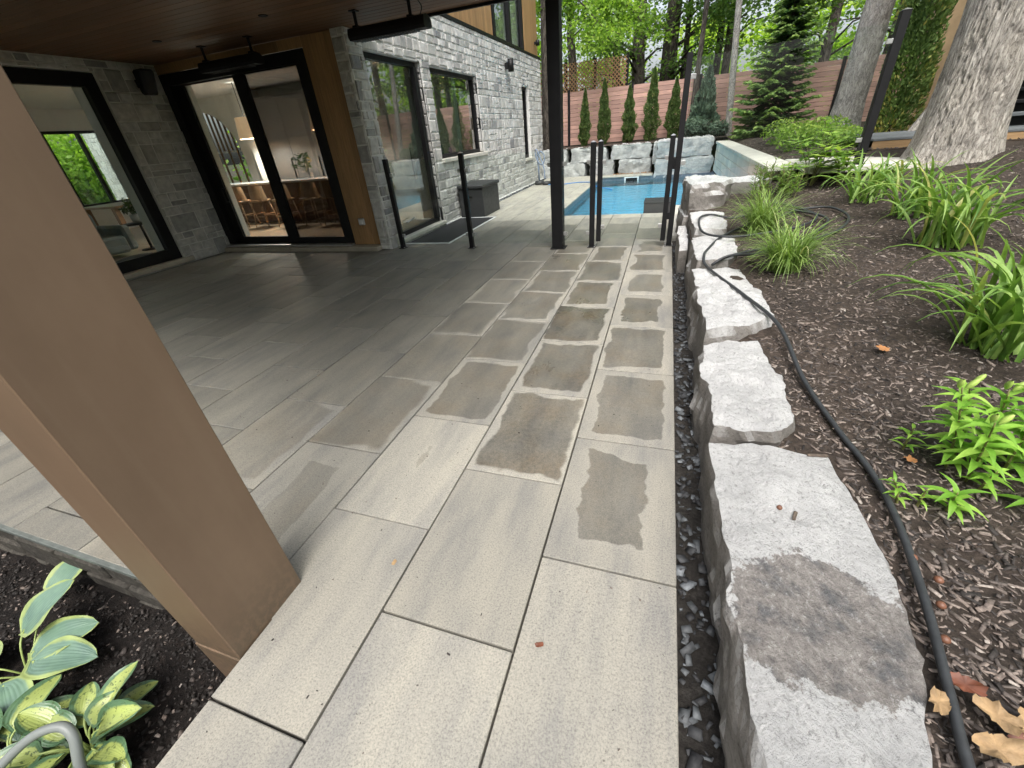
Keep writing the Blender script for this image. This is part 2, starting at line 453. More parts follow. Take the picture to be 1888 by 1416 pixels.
MAT.update(
    paver=mk_paver(), stone=mk_stone('single'), stone_m=mk_stone('courses'),
    mortar=simple('mortar', (0.72, 0.715, 0.69), 0.9, bump=0.5, bscale=80),
    joint=simple('joint_sand', (0.05, 0.047, 0.042), 0.95, bump=0.4),
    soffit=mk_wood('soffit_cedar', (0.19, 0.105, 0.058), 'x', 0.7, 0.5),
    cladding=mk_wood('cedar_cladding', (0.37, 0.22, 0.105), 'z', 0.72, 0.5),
    fence=mk_wood('fence_cedar', (0.52, 0.325, 0.275), 'x', 0.66, 0.75),
    lattice=mk_wood('lattice_wood', (0.36, 0.215, 0.115), 'z', 0.7, 0.8),
    oak=mk_wood('oak', (0.30, 0.20, 0.12), 'z', 0.75, 0.45),
    walnut=mk_wood('walnut', (0.20, 0.11, 0.06), 'z', 0.7, 0.45),
    floor=mk_wood('oak_floor', (0.36, 0.285, 0.21), 'x', 0.8, 0.3),
    deckwood=mk_wood('grey_deck', (0.16, 0.175, 0.185), 'x', 0.75, 0.7),
    tanwood=mk_wood('tan_board', (0.42, 0.27, 0.14), 'x', 0.75, 0.7),
    black=simple('black_aluminium', (0.009, 0.009, 0.010), 0.5, 0, 0.2, spec=0.25),
    blackp=simple('black_plastic', (0.026, 0.027, 0.029), 0.55, 0, 0.15, bump=0.15, bscale=200),
    steel=simple('brushed_clip', (0.55, 0.55, 0.55), 0.35, 0.8),
    taupe=None,
    sill=simple('limestone_sill', (0.58, 0.56, 0.50), 0.7, bump=0.2),
    step=simple('sandstone_step', (0.40, 0.36, 0.29), 0.75, bump=0.25),
    white=simple('white_wall', (0.80, 0.80, 0.78), 0.8, 0, 0.03),
    ceil=simple('white_ceiling', (0.82, 0.82, 0.80), 0.85, 0, 0.02),
    grey=simple('grey_cabinet', (0.42, 0.42, 0.41), 0.5, 0, 0.05),
    quartz=simple('white_quartz', (0.75, 0.76, 0.76), 0.25, 0, 0.05),
    glass=mk_glass('window_glass', (0.90, 0.94, 0.92), 1.3),
    glassr=mk_glass('coated_glass', (0.72, 0.78, 0.76), 3.2),
    glassd=mk_glass('screened_glass', (0.42, 0.43, 0.42), 1.2),
    glassf=mk_glass('fence_glass', (0.965, 0.99, 0.98), 0.45),
    glassedge=mk_glass('glass_edge', (0.55, 0.80, 0.72), 1.5),
    water=mk_water(),
    liner=simple('pool_liner', (0.26, 0.62, 0.80), 0.6, 0, 0.1, 3),
    tile=simple('waterline_tile', (0.12, 0.15, 0.18), 0.35, 0, 0.3, 12),
    block=None,
    mulch=mk_soil('mulch_ground', (0.03, 0.024, 0.02), (0.075, 0.06, 0.05), (0.15, 0.12, 0.10)),
    soil=mk_soil('black_soil', (0.008, 0.007, 0.0065), (0.022, 0.018, 0.016), (0.06, 0.045, 0.038)),
    grit=mk_soil('dark_grit', (0.025, 0.023, 0.021), (0.06, 0.055, 0.05), (0.12, 0.115, 0.105)),
    lawn=mk_soil('forest_floor', (0.03, 0.03, 0.015), (0.06, 0.065, 0.03), (0.10, 0.10, 0.05)),
    chip=mk_chip(), slate=mk_slate(),
    rubber=simple('black_rubber', (0.03, 0.033, 0.036), 0.5, 0, 0.25, 30, 0.15, 300),
    pvc=simple('grey_pvc', (0.20, 0.22, 0.21), 0.4, 0, 0.08),
    bark=mk_bark('maple_bark', (0.40, 0.37, 0.33), (0.58, 0.55, 0.505), 0.16, 24),
    bark2=mk_bark('dark_bark', (0.06, 0.052, 0.045), (0.13, 0.115, 0.10), 0.25, 10),
    bark3=mk_bark('grey_bark', (0.38, 0.36, 0.34), (0.56, 0.53, 0.50), 0.3, 18),
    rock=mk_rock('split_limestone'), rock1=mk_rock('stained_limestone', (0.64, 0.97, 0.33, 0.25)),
    rockw=None,
    maple=mk_leaf('maple_leaves', [(0, (0.08, 0.16, 0.03)), (0.5, (0.19, 0.33, 0.055)), (0.85, (0.30, 0.46, 0.08)), (1, (0.42, 0.56, 0.12))], 0.55),
    dleaf=mk_leaf('dark_leaves', [(0, (0.06, 0.12, 0.035)), (0.6, (0.13, 0.24, 0.06)), (1, (0.22, 0.34, 0.08))], 0.5),
    far=mk_leaf('far_leaves', [(0, (0.16, 0.28, 0.045)), (0.5, (0.30, 0.46, 0.075)), (1, (0.48, 0.62, 0.12))], 0.6),
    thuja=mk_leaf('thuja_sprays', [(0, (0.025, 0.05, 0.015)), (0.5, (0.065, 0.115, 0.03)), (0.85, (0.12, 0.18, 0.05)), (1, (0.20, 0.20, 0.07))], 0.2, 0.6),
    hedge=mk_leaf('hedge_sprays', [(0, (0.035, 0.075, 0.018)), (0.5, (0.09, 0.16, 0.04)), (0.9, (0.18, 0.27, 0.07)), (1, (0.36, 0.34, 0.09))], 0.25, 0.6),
    spruce=mk_leaf('spruce_needles', [(0, (0.02, 0.045, 0.02)), (0.35, (0.08, 0.155, 0.05)), (0.7, (0.22, 0.34, 0.10)), (1, (0.40, 0.52, 0.16))], 0.3, 0.6),
    blue=mk_leaf('blue_spruce_needles', [(0, (0.035, 0.06, 0.045)), (0.6, (0.10, 0.16, 0.11)), (1, (0.20, 0.28, 0.19))], 0.15, 0.6),
    lime=mk_leaf('lime_leaves', [(0, (0.10, 0.20, 0.03)), (0.6, (0.24, 0.40, 0.06)), (1, (0.42, 0.55, 0.12))], 0.35),
    grass=mk_leaf('grass_blades', [(0, (0.10, 0.17, 0.04)), (0.5, (0.21, 0.33, 0.08)), (0.85, (0.33, 0.45, 0.15)), (1, (0.45, 0.47, 0.22))], 0.35),
    lilyleaf=mk_leaf('lily_leaves', [(0, (0.15, 0.33, 0.04)), (0.6, (0.27, 0.48, 0.07)), (1, (0.40, 0.60, 0.12))], 0.35, 0.35, 'rand', 0.1),
    blade=mk_leaf('daylily_blades', [(0, (0.09, 0.19, 0.035)), (0.5, (0.18, 0.31, 0.07)), (0.9, (0.29, 0.43, 0.12)), (1, (0.40, 0.40, 0.13))], 0.35, 0.4, 'rand', 0.15),
    stem=simple('lily_stem', (0.16, 0.16, 0.05), 0.6),
    budm=simple('lily_bud', (0.38, 0.52, 0.12), 0.45),
    hosta1=mk_hosta('hosta_blue', (0.14, 0.23, 0.175), (0.32, 0.39, 0.15), None, False),
    hosta2=mk_hosta('hosta_gold', (0.33, 0.39, 0.12), (0.09, 0.17, 0.09), (0.05, 0.08, 0.025), True),
    petiole=simple('hosta_petiole', (0.30, 0.38, 0.12), 0.5),
    dry=simple('dry_leaf', (0.30, 0.20, 0.10), 0.7, 0, 0.35, 25, 0.4, 80),
    orange=simple('orange_leaf', (0.33, 0.15, 0.055), 0.7, 0, 0.3, 30),
    russet=simple('russet_leaf', (0.13, 0.04, 0.018), 0.6, 0, 0.35, 30),
    barkchip=simple('bark_chip', (0.11, 0.085, 0.065), 0.85, 0, 0.4, 60, 0.5, 200),
    barkleaf=simple('brown_litter', (0.30, 0.15, 0.06), 0.8, 0, 0.4, 20),
    nut=simple('acorn', (0.16, 0.07, 0.04), 0.5),
    mat=simple('door_mat', (0.022, 0.022, 0.025), 0.85, 0, 0.15, 40, 0.4, 400),
    whitep=simple('white_trim', (0.72, 0.73, 0.73), 0.45),
    tanwall=simple('tan_stucco', (0.52, 0.37, 0.22), 0.85, bump=0.2),
    fabric=simple('grey_blue_fabric', (0.20, 0.25, 0.26), 0.9, bump=0.3, bscale=300),
    pendant=mk_emit('rattan_shade', (0.62, 0.43, 0.27), 0.22),
    leafin=mk_leaf('house_plant', [(0, (0.02, 0.05, 0.012)), (1, (0.07, 0.13, 0.03))], 0.2),
    yellow=simple('yellow_flower', (0.75, 0.55, 0.05), 0.6),
    bluep=simple('blue_hose', (0.06, 0.22, 0.55), 0.45),
    greyblue=simple('grey_blue_plastic', (0.20, 0.25, 0.34), 0.5),
    terracotta=simple('brown_pot', (0.15, 0.07, 0.035), 0.6),
    mesh=simple('heater_mesh', (0.16, 0.16, 0.165), 0.4, 0.6, 0.3, 90),
    wetstone=mk_soil('wet_stone', (0.03, 0.028, 0.025), (0.07, 0.066, 0.058), (0.14, 0.135, 0.12), 0.6),
    wetedge=simple('wet_edge', (0.13, 0.145, 0.135), 0.4, 0, 0.2, 14),
    rust=simple('wet_slate_block', (0.05, 0.05, 0.052), 0.5),
)


def mk_taupe():
    g = NG('taupe_painted_metal')
    P = g.pos()
    c = g.ramp(g.noise(g.scale(P, 1, 1, 0.5), 2.2, 6, 0.65), [(0.3, (0.138, 0.092, 0.059)), (0.5, (0.160, 0.107, 0.069)), (0.7, (0.184, 0.125, 0.082))])
    sp = g.math('MULTIPLY', g.smooth(g.voro(P, 30), 0.0, 0.06, 1, 0), g.smooth(g.noise(P, 9, 1), 0.62, 0.64))
    c = g.mix(sp, c, (0.08, 0.045, 0.03))
    # mud splash low on the post
    z = g.n('SeparateXYZ')
    g.put(z.inputs[0], P)
    mud = g.math('MULTIPLY', g.smooth(z.outputs[2], 0.32, -0.05), g.smooth(g.noise(P, 30, 5, 0.7), 0.38, 0.58))
    c = g.mix(g.math('MULTIPLY', mud, 0.75), c, (0.10, 0.075, 0.05))
    streak = g.smooth(g.noise(g.scale(P, 14, 14, 0.6), 1.0, 3), 0.55, 0.7, 0, 0.3)
    c = g.mix(streak, c, (0.19, 0.135, 0.09))
    g.bump(g.noise(P, 260, 2), 0.06, 0.002)
    return g.set(c, 0.5, 0, 0.45)


def mk_block():
    g = NG('grey_wall_block')
    P = g.pos()
    n = g.noise(g.scale(P, 10, 10, 0.4), 3, 4)
    c = g.ramp(n, [(0.3, (0.64, 0.55, 0.48)), (0.5, (0.80, 0.69, 0.60)), (0.7, (0.88, 0.77, 0.68))])
    c = g.mix(1.0, c, g.ramp(g.rand(), [(0, (0.85, 0.87, 0.88)), (1, (1.08, 1.08, 1.06))]), 'MULTIPLY')
    g.bump(g.noise(g.scale(P, 40, 40, 4), 2, 4), 0.4, 0.01)
    return g.set(c, 0.8, 0, 0.3)


MAT['taupe'] = mk_taupe()
MAT['block'] = mk_block()

# ------------------------------------------------------------------ mesh helpers
WL = {}


def wl(o):
    return WL.get(o.name, Vector((0, 0, 0)))


def tag(o, label=None, cat=None, group=None, kind=None):
    if label: o['label'] = label
    if cat: o['category'] = cat
    if group: o['group'] = group
    if kind: o['kind'] = kind
    return o


def thing(name, label, cat, loc=(0, 0, 0), group=None, parent=None):
    o = bpy.data.objects.new(name, None)
    o.empty_display_size = 0.1
    C.objects.link(o)
    loc = Vector(loc)
    if parent is not None:
        o.parent = parent
        o.location = loc - wl(parent)
    else:
        o.location = loc
    WL[o.name] = loc
    if label:
        tag(o, label, cat, group)
    return o


def new_mesh(name, v, f, mat, smooth=False, tone=None, uv=None):
    me = bpy.data.meshes.new(name)
    me.from_pydata([tuple(map(float, p)) for p in v], [], [tuple(map(int, q)) for q in f])
    me.materials.append(MAT[mat] if isinstance(mat, str) else mat)
    if smooth:
        me.polygons.foreach_set('use_smooth', [True] * len(me.polygons))
    if tone is not None:
        a = me.attributes.new('tone', 'FLOAT', 'FACE')
        a.data.foreach_set('value', np.asarray(tone, dtype=np.float32))
    if uv is not None:
        l = me.uv_layers.new(name='UVMap')
        li = np.zeros(len(me.loops), dtype=np.int32)
        me.loops.foreach_get('vertex_index', li)
        l.data.foreach_set('uv', np.asarray(uv, dtype=np.float32)[li].ravel())
    me.update()
    return me


def put(name, me, loc=(0, 0, 0), parent=None, rot=None, scale=None):
    o = bpy.data.objects.new(name, me)
    C.objects.link(o)
    loc = Vector(loc)
    if parent is not None:
        o.parent = parent
        o.location = loc - wl(parent)
    else:
        o.location = loc
    WL[o.name] = loc
    if rot is not None:
        o.rotation_euler = rot
    if scale is not None:
        o.scale = scale
    return o


def add(name, v, f, mat, parent=None, origin=None, smooth=False, tone=None, uv=None):
    """world-space vertices -> object with its origin at `origin` (default: the parent's place)"""
    o0 = Vector(origin) if origin is not None else (wl(parent).copy() if parent is not None else Vector((0, 0, 0)))
    va = np.asarray(v, dtype=float) - np.array(o0)
    return put(name, new_mesh(name, va, f, mat, smooth, tone, uv), o0, parent)


def fast_mesh(name, v, quads, mat, tone=None, smooth=False):
    """numpy quads, quickly"""
    v = np.asarray(v, dtype=np.float32)
    q = np.asarray(quads, dtype=np.int32)
    k = q.shape[1]
    me = bpy.data.meshes.new(name)
    me.vertices.add(len(v))
    me.vertices.foreach_set('co', v.ravel())
    me.loops.add(q.size)
    me.loops.foreach_set('vertex_index', q.ravel())
    me.polygons.add(len(q))
    me.polygons.foreach_set('loop_start', np.arange(0, q.size, k, dtype=np.int32))
    me.materials.append(MAT[mat])
    if tone is not None:
        a = me.attributes.new('tone', 'FLOAT', 'FACE')
        a.data.foreach_set('value', np.asarray(tone, dtype=np.float32))
    if smooth:
        me.polygons.foreach_set('use_smooth', np.ones(len(q), dtype=bool))
    me.update(calc_edges=True)
    me.validate()
    return me


def box_geo(x0, x1, y0, y1, z0, z1, bev=0.0):
    bm = bmesh.new()
    bmesh.ops.create_cube(bm, size=1.0)
    for v in bm.verts:
        v.co = Vector((x0 + (v.co.x + .5) * (x1 - x0), y0 + (v.co.y + .5) * (y1 - y0), z0 + (v.co.z + .5) * (z1 - z0)))
    if bev > 0:
        bmesh.ops.bevel(bm, geom=bm.edges[:], offset=bev, segments=1, affect='EDGES')
    bm.verts.index_update()
    V = [tuple(v.co) for v in bm.verts]
    F = [tuple(v.index for v in f.verts) for f in bm.faces]
    bm.free()
    return V, F


def box(name, x0, x1, y0, y1, z0, z1, mat, parent=None, bev=0.004, origin=None):
    V, F = box_geo(x0, x1, y0, y1, z0, z1, bev)
    if origin is None and parent is None:
        origin = ((x0 + x1) / 2, (y0 + y1) / 2, z0)
    return add(name, V, F, mat, parent, origin)


class MB:
    def __init__(s):
        s.v, s.f, s.t = [], [], []

    def geo(s, V, F, tone=0.5):
        b = len(s.v)
        s.v += list(V)
        s.f += [tuple(i + b for i in q) for q in F]
        s.t += [tone] * len(F)
        return s

    def box(s, *a, bev=0.0, tone=0.5):
        return s.geo(*box_geo(*a, bev), tone)

    def tube(s, pts, rad, n=8, tone=0.5, caps=True):
        return s.geo(*tube_geo(pts, rad, n, caps), tone)

    def build(s, name, mat, parent=None, origin=None, smooth=False):
        return add(name, s.v, s.f, mat, parent, origin, smooth, s.t)


def tube_geo(pts, rad, n=8, caps=True):
    pts = [Vector(p) for p in pts]
    if not hasattr(rad, '__len__'):
        rad = [rad] * len(pts)
    V, F = [], []
    prev = None
    for i, p in enumerate(pts):
        a = pts[max(0, i - 1)]
        b = pts[min(len(pts) - 1, i + 1)]
        d = (b - a)
        d = d.normalized() if d.length > 1e-9 else Vector((0, 0, 1))
        if prev is None:
            ref = Vector((0, 0, 1)) if abs(d.z) < 0.9 else Vector((1, 0, 0))
            x = d.cross(ref).normalized()
        else:
            x = (prev - d * prev.dot(d)).normalized()
        prev = x
        y = d.cross(x)
        for k in range(n):
            t = 2 * pi * k / n
            V.append(tuple(p + (x * cos(t) + y * sin(t)) * rad[i]))
    for i in range(len(pts) - 1):
        for k in range(n):
            F.append((i * n + k, i * n + (k + 1) % n, (i + 1) * n + (k + 1) % n, (i + 1) * n + k))
    if caps:
        F.append(tuple(range(n))[::-1])
        F.append(tuple((len(pts) - 1) * n + k for k in range(n)))
    return V, F


def spline(pts, per=8):
    """Catmull-Rom through pts"""
    P = [Vector(p) for p in pts]
    P = [P[0] * 2 - P[1]] + P + [P[-1] * 2 - P[-2]]
    out = []
    for i in range(1, len(P) - 2):
        for k in range(per):
            t = k / per
            a, b, c, d = P[i - 1], P[i], P[i + 1], P[i + 2]
            out.append(0.5 * ((2 * b) + (c - a) * t + (2 * a - 5 * b + 4 * c - d) * t * t + (3 * b - a - 3 * c + d) * t ** 3))
    out.append(P[-2])
    return out


def tube(name, pts, rad, mat, parent=None, n=10, origin=None, smooth=True):
    V, F = tube_geo(pts, rad, n)
    return add(name, V, F, mat, parent, origin if origin is not None else (None if parent is not None else pts[0]), smooth)


def lathe(name, prof, mat, loc, parent=None, n=20, caps=True):
    V, F = [], []
    for r, z in prof:
        for k in range(n):
            V.append((loc[0] + r * cos(2 * pi * k / n), loc[1] + r * sin(2 * pi * k / n), loc[2] + z))
    for i in range(len(prof) - 1):
        for k in range(n):
            F.append((i * n + k, i * n + (k + 1) % n, (i + 1) * n + (k + 1) % n, (i + 1) * n + k))
    if caps:
        F.append(tuple(range(n))[::-1])
        F.append(tuple((len(prof) - 1) * n + k for k in range(n)))
    return add(name, V, F, mat, parent, loc if parent is None else None, True)


def diamonds(cen, nrm, dirs, ln, wd):
    """leaf quads: centre, normal, direction, half length, half width arrays"""
    side = np.cross(nrm, dirs)
    side /= np.linalg.norm(side, axis=1, keepdims=True) + 1e-9
    ln = ln[:, None]
    wd = wd[:, None]
    v = np.stack([cen - dirs * ln, cen + side * wd - dirs * ln * .1, cen + dirs * ln, cen - side * wd - dirs * ln * .1], 1).reshape(-1, 3)
    f = np.arange(len(v)).reshape(-1, 4)
    return v, f


def unit(a):
    return a / (np.linalg.norm(a, axis=-1, keepdims=True) + 1e-9)


# ------------------------------------------------------------------ ground
def gz(x, y):
    return min(1.0, .27 + .044 * max(0, y - 2) + .018 * max(0, x - .8) * max(0, y))


def gzn(x, y):
    edge = .62 + .05 * noise.noise(Vector((y * 2.0, 0, 5)))
    k = min(1.0, max(0.0, (edge + .12 - x) / .14)) if y < 7.1 else 0.0
    return gz(x, y) - .018 - .07 * k * k + 0.012 * noise.noise(Vector((x * 5, y * 5, 0))) + 0.02 * noise.noise(Vector((x * 1.5, y * 1.5, 3)))


def sheet(name, x0, x1, y0, y1, zf, mat, nx, ny, kind='structure', **kw):
    V = [(x0 + (x1 - x0) * i / nx, y0 + (y1 - y0) * j / ny) for j in range(ny + 1) for i in range(nx + 1)]
    V = [(x, y, zf(x, y)) for x, y in V]
    F = [(j * (nx + 1) + i, j * (nx + 1) + i + 1, (j + 1) * (nx + 1) + i + 1, (j + 1) * (nx + 1) + i) for j in range(ny) for i in range(nx)]
    o = add(name, V, F, mat, origin=(x0, y0, 0), smooth=True)
    tag(o, kind=kind, **kw)
    return o


# base earth, large sheet with a hole for the pool
def ring_sheet(name, outer, inner, z, mat):
    (X0, X1, Y0, Y1), (a, b, c, d) = outer, inner
    V = [(X0, Y0, z), (X1, Y0, z), (X1, Y1, z), (X0, Y1, z), (a, c, z), (b, c, z), (b, d, z), (a, d, z)]
    F = [(0, 1, 5, 4), (1, 2, 6, 5), (2, 3, 7, 6), (3, 0, 4, 7)]
    return tag(add(name, V, F, mat, origin=(0, 0, z)), kind='structure')


ring_sheet('ground', (-200, 200, -200, 300), (-2.31, 1.6, 9.84, 17.66), -0.42, 'lawn')

# raised terrain behind the pool and to the right
def terrace_z(x, y):
    return min(.985, .885 + .22 * (x - 1.97)) + 0.02 * noise.noise(Vector((x * 1.3, y * 1.3, 0))) if y < 18.0 else 0.985 + 0.02 * noise.noise(Vector((x * 1.3, y * 1.3, 0)))


sheet('garden_terrace', 1.975, 22, 9.25, 60, terrace_z, 'mulch', 120, 100)
sheet('garden_terrace', -30, 1.98, 18.6, 60, terrace_z, 'mulch', 40, 50)
sheet('mulch_bed', 0.40, 12, -1.5, 9.25, gzn, 'mulch', 150, 140)
sheet('garden_soil', -6, -1.42, -2.5, 0.60, lambda x, y: -0.30 + 0.02 * noise.noise(Vector((x * 5, y * 5, 1))) + 0.012 * noise.noise(Vector((x * 17, y * 17, 1))), 'soil', 90, 60)
sheet('gravel_strip', 0.16, 0.46, -1.2, 7.6, lambda x, y: -0.055 + 0.012 * noise.noise(Vector((x * 14, y * 14, 1))), 'grit', 12, 140)

# ------------------------------------------------------------------ patio of pavers
patio = box('patio', -9.2, 0.215, -1.2, 9.46, -0.40, -0.047, 'joint', bev=0, origin=(0, 0, 0))
bpy.data.objects.remove(patio)
_pb = MB()
_pb.box(-1.41, 0.215, -1.2, 0.57, -0.40, -0.046)
_pb.box(-9.15, 0.215, 0.575, 9.80, -0.40, -0.046)
_pb.box(-4.72, -2.33, 9.81, 18.45, -0.40, -0.046)
_pb.box(-2.34, -0.40, 17.68, 18.45, -0.40, -0.046)
patio = _pb.build('patio', 'joint', origin=(0, 0, 0))
tag(patio, kind='structure')
_pm = {}


def paver_mesh(wd, ln):
    k = (round(wd, 3), round(ln, 3))
    if k not in _pm:
        _pm[k] = new_mesh('paver', *box_geo(-wd / 2, wd / 2, -ln / 2, ln / 2, -0.045, 0, 0.0035), 'paver')
    return _pm[k]


def paver(x0, x1, y0, y1, col, dz=0.0):
    g_ = 0.0045
    o = put('paver', paver_mesh(x1 - x0 - 2 * g_, y1 - y0 - 2 * g_), ((x0 + x1) / 2, (y0 + y1) / 2, dz), patio)
    o.color = (*col, 1)
    return o


XR = 0.222


def wetness(col, y):
    """(extent, strength) of the damp patch on the paver in this column starting at y"""
    if y > 8.0:
        return 0.0, 0.3
    if y > 7.0:
        return (0.75, 0.75) if col <= 4 else (0.8, 0.45)
    if col == 0: return (0.38 if y < 1.5 else 0.45, 0.9) if y > 1.1 else (0.0, 0)
    if col == 1: return (0.53, 1.0) if y > 1.5 else (0.0, 0)
    if col == 2: return (0.555, 0.85) if y > 2.0 else (0.05, 0.4)
    if col == 3: return (0.6, 0.68) if y > 1.5 else (0.3, 0.4)
    if col == 4: return (0.75, 0.62) if y > 1.5 else (0.6, 0.5)
    return (1.0, 0.55) if y > 2.2 else (0.9, 0.5)


for col in range(16):
    x1 = XR - 0.6 * col
    x0 = x1 - 0.6
    y0 = (1.168 if col % 2 == 0 else 0.733) - 0.9 * 3
    while y0 < 9.46:
        a, b, xa, xb = y0, y0 + 0.9, x0, x1
        y0 += 0.9
        ymin = -1.15 if xb > -1.42 and col < 3 else 0.565
        ymax = 9.46 if xa > -4.70 or (xb > -4.7) else 6.745
        if col == 2 and b < 0.6:
            xa = max(xa, -1.43)
        if xb > -4.7 and xa < -4.7 and b > 6.8:
            if a < 6.75:
                pass
            else:
                xa = -4.70
        xa = max(xa, -8.99)
        a, b = max(a, ymin), min(b, ymax)
        if col == 2 and a < 0.565 and b > 0.565 and x0 < -1.41:
            # one slab notched round the patio corner, its missing corner under the post
            ox, oy = (x0 + x1) / 2, (a + b) / 2
            e_ = .0045
            pl_ = [(-1.4255, a + e_), (xb - e_, a + e_), (xb - e_, b - e_), (x0 + e_, b - e_), (x0 + e_, .57), (-1.4255, .57)]
            vv = [(px_ - ox, py_ - oy, zz) for zz in (-.045, 0) for px_, py_ in pl_]
            ff = [(11, 10, 9, 8, 7, 6)[::-1], (0, 1, 2, 3, 4, 5)[::-1]] + [(k, (k + 1) % 6, 6 + (k + 1) % 6, 6 + k) for k in range(6)]
            o = put('paver', new_mesh('paver', vv, ff, 'paver'), (ox, oy, 0), patio)
            o.color = (0, 0, .97, 1)
            continue
        if b - a < 0.06 or xb - xa < 0.06:
            continue
        R_, G_ = wetness(col, a)
        if 0.3 < R_ < 0.65:
            R_ += rnd.uniform(-.055, .035)
        paver(xa, xb, a, b, (R_, G_ * rnd.uniform(.75, 1), rnd.uniform(.86, 1.07)), rnd.uniform(-.0015, .0015))
# pool coping
y = 9.46
x = 0.222
while x > -2.66:
    xa = max(x - 0.6, -2.66)
    paver(xa, x, 9.463, 9.865, (0, 0, rnd.uniform(1.2, 1.35)), 0.002)
    x -= 0.6
yy = 9.868
while yy < 17.60:
    b = min(yy + 0.9, 17.62)
    paver(-2.66, -2.285, yy, b, (0, 0, rnd.uniform(1.25, 1.4)), 0.002)
    yy += 0.9
x = -2.66
while x < -0.42:
    b = min(x + 0.9, -0.42)
    paver(x, b, 17.62, 18.02, (0, 0, rnd.uniform(1.25, 1.4)), 0.002)
    paver(x, b, 18.025, 18.43, (0, 0, rnd.uniform(.95, 1.05)))
    x += 0.9
for ci in range(4):
    xa, xb = -2.66 - 0.6 * (ci + 1), -2.66 - 0.6 * ci
    xa = max(xa, -4.58)
    yy = 9.463 - (0.45 if ci % 2 else 0)
    while yy < 18.4:
        a, b = max(yy, 9.463), min(yy + 0.9, 18.43)
        if b - a > .05 and xb - xa > .05:
            paver(xa, xb, a, b, (0.0, .3, rnd.uniform(1.15, 1.35)))
        yy += 0.9

# ------------------------------------------------------------------ house
house = thing('house', 'grey ledgestone and cedar house with covered patio and black framed glazing', 'house', (-4.8, 6.95, 0))
WX = -4.8           # plane of the long stone wall by the pool
rs = random.Random(11)


def veneer(W, H, holes, hs=(.13, .17, .2, .24, .28)):
    out = []
    v = 0.0
    while v < H - 0.02:
        h = rs.choice(hs)
        if v + h > H - 0.07:
            h = H - v
        u = -rs.uniform(0, .3)
        while u < W:
            wd = rs.uniform(.17, .46) * (h / .2) ** .35
            if h > .19 and rs.random() < .4:
                k = rs.uniform(.38, .62)
                cand = [(u, v, wd, h * k)]
                if rs.random() < .5 and wd > .3:
                    q = rs.uniform(.35, .65)
                    cand += [(u, v + h * k, wd * q, h * (1 - k)), (u + wd * q, v + h * k, wd * (1 - q), h * (1 - k))]
                else:
                    cand += [(u, v + h * k, wd, h * (1 - k))]
            else:
                cand = [(u, v, wd, h)]
            out += cand
            u += wd
        v += h
    res = []
    for s in out:
        u0, v0, u1, v1 = max(0, s[0]), s[1], min(W, s[0] + s[2]), s[1] + s[3]
        lst = [(u0, v0, u1, v1)]
        for (a, b, c, d) in holes:          # u0,v0,u1,v1
            nl = []
            for (p, q, r_, t) in lst:
                if p >= c or r_ <= a or q >= d or t <= b:
                    nl.append((p, q, r_, t))
                    continue
                if p < a: nl.append((p, q, a, t))
                if r_ > c: nl.append((c, q, r_, t))
                m0, m1 = max(p, a), min(r_, c)
                if q < b: nl.append((m0, q, m1, b))
                if t > d: nl.append((m0, d, m1, t))
            lst = nl
        res += [z for z in lst if z[2] - z[0] > .045 and z[3] - z[1] > .035]
    return res


def stone_variant(k):
    r = random.Random(100 + k)
    V, F = [], []
    n = 4
    us = [-.5, -.5 + r.uniform(.06, .12), .5 - r.uniform(.06, .12), .5]
    for j in range(n):
        for i in range(n):
            edge = i in (0, n - 1) or j in (0, n - 1)
            dpt = r.uniform(.002, .008) if edge else r.uniform(.014, .03)
            ju = 0 if not edge else r.uniform(-.012, .012)
            V.append((us[i] + ju, -dpt, us[j] + (0 if not edge else r.uniform(-.02, .02))))
    for j in range(n - 1):
        for i in range(n - 1):
            F.append((j * n + i, j * n + i + 1, (j + 1) * n + i + 1, (j + 1) * n + i))
    ring = [i for i in range(n)] + [j * n + n - 1 for j in range(1, n)] + [(n - 1) * n + i for i in range(n - 2, -1, -1)] + [j * n for j in range(n - 2, 0, -1)]
    b = len(V)
    for i in ring:
        V.append((V[i][0], 0.02, V[i][2]))
    L = len(ring)
    for i in range(L):
        F.append((ring[(i + 1) % L], ring[i], b + i, b + (i + 1) % L))
    return V, F


SV = [stone_variant(k) for k in range(12)]
SM = [new_mesh('stone', V, F, 'stone') for V, F in SV]
STONES = []      # (distance, wall part, loc, rotz, scale)


def wall_stones(part, origin, facing, W, H, holes, hs=(.13, .17, .2, .24, .28)):
    """facing 'X': u runs +Y, normal +X ; 'Y': u runs +X, normal -Y"""
    for (u0, v0, u1, v1) in veneer(W, H, holes, hs):
        cu, cv = (u0 + u1) / 2, (v0 + v1) / 2
        p = (origin[0], origin[1] + cu, origin[2] + cv) if facing == 'X' else (origin[0] + cu, origin[1], origin[2] + cv)
        s = (u1 - u0 - .02, 1.0, v1 - v0 - .02)
        d = sqrt(p[0] ** 2 + p[1] ** 2 + (p[2] - 1.7) ** 2) / sqrt(max(.02, (u1 - u0) * (v1 - v0)) / .05)
        STONES.append((d, part, p, pi / 2 if facing == 'X' else 0.0, s))


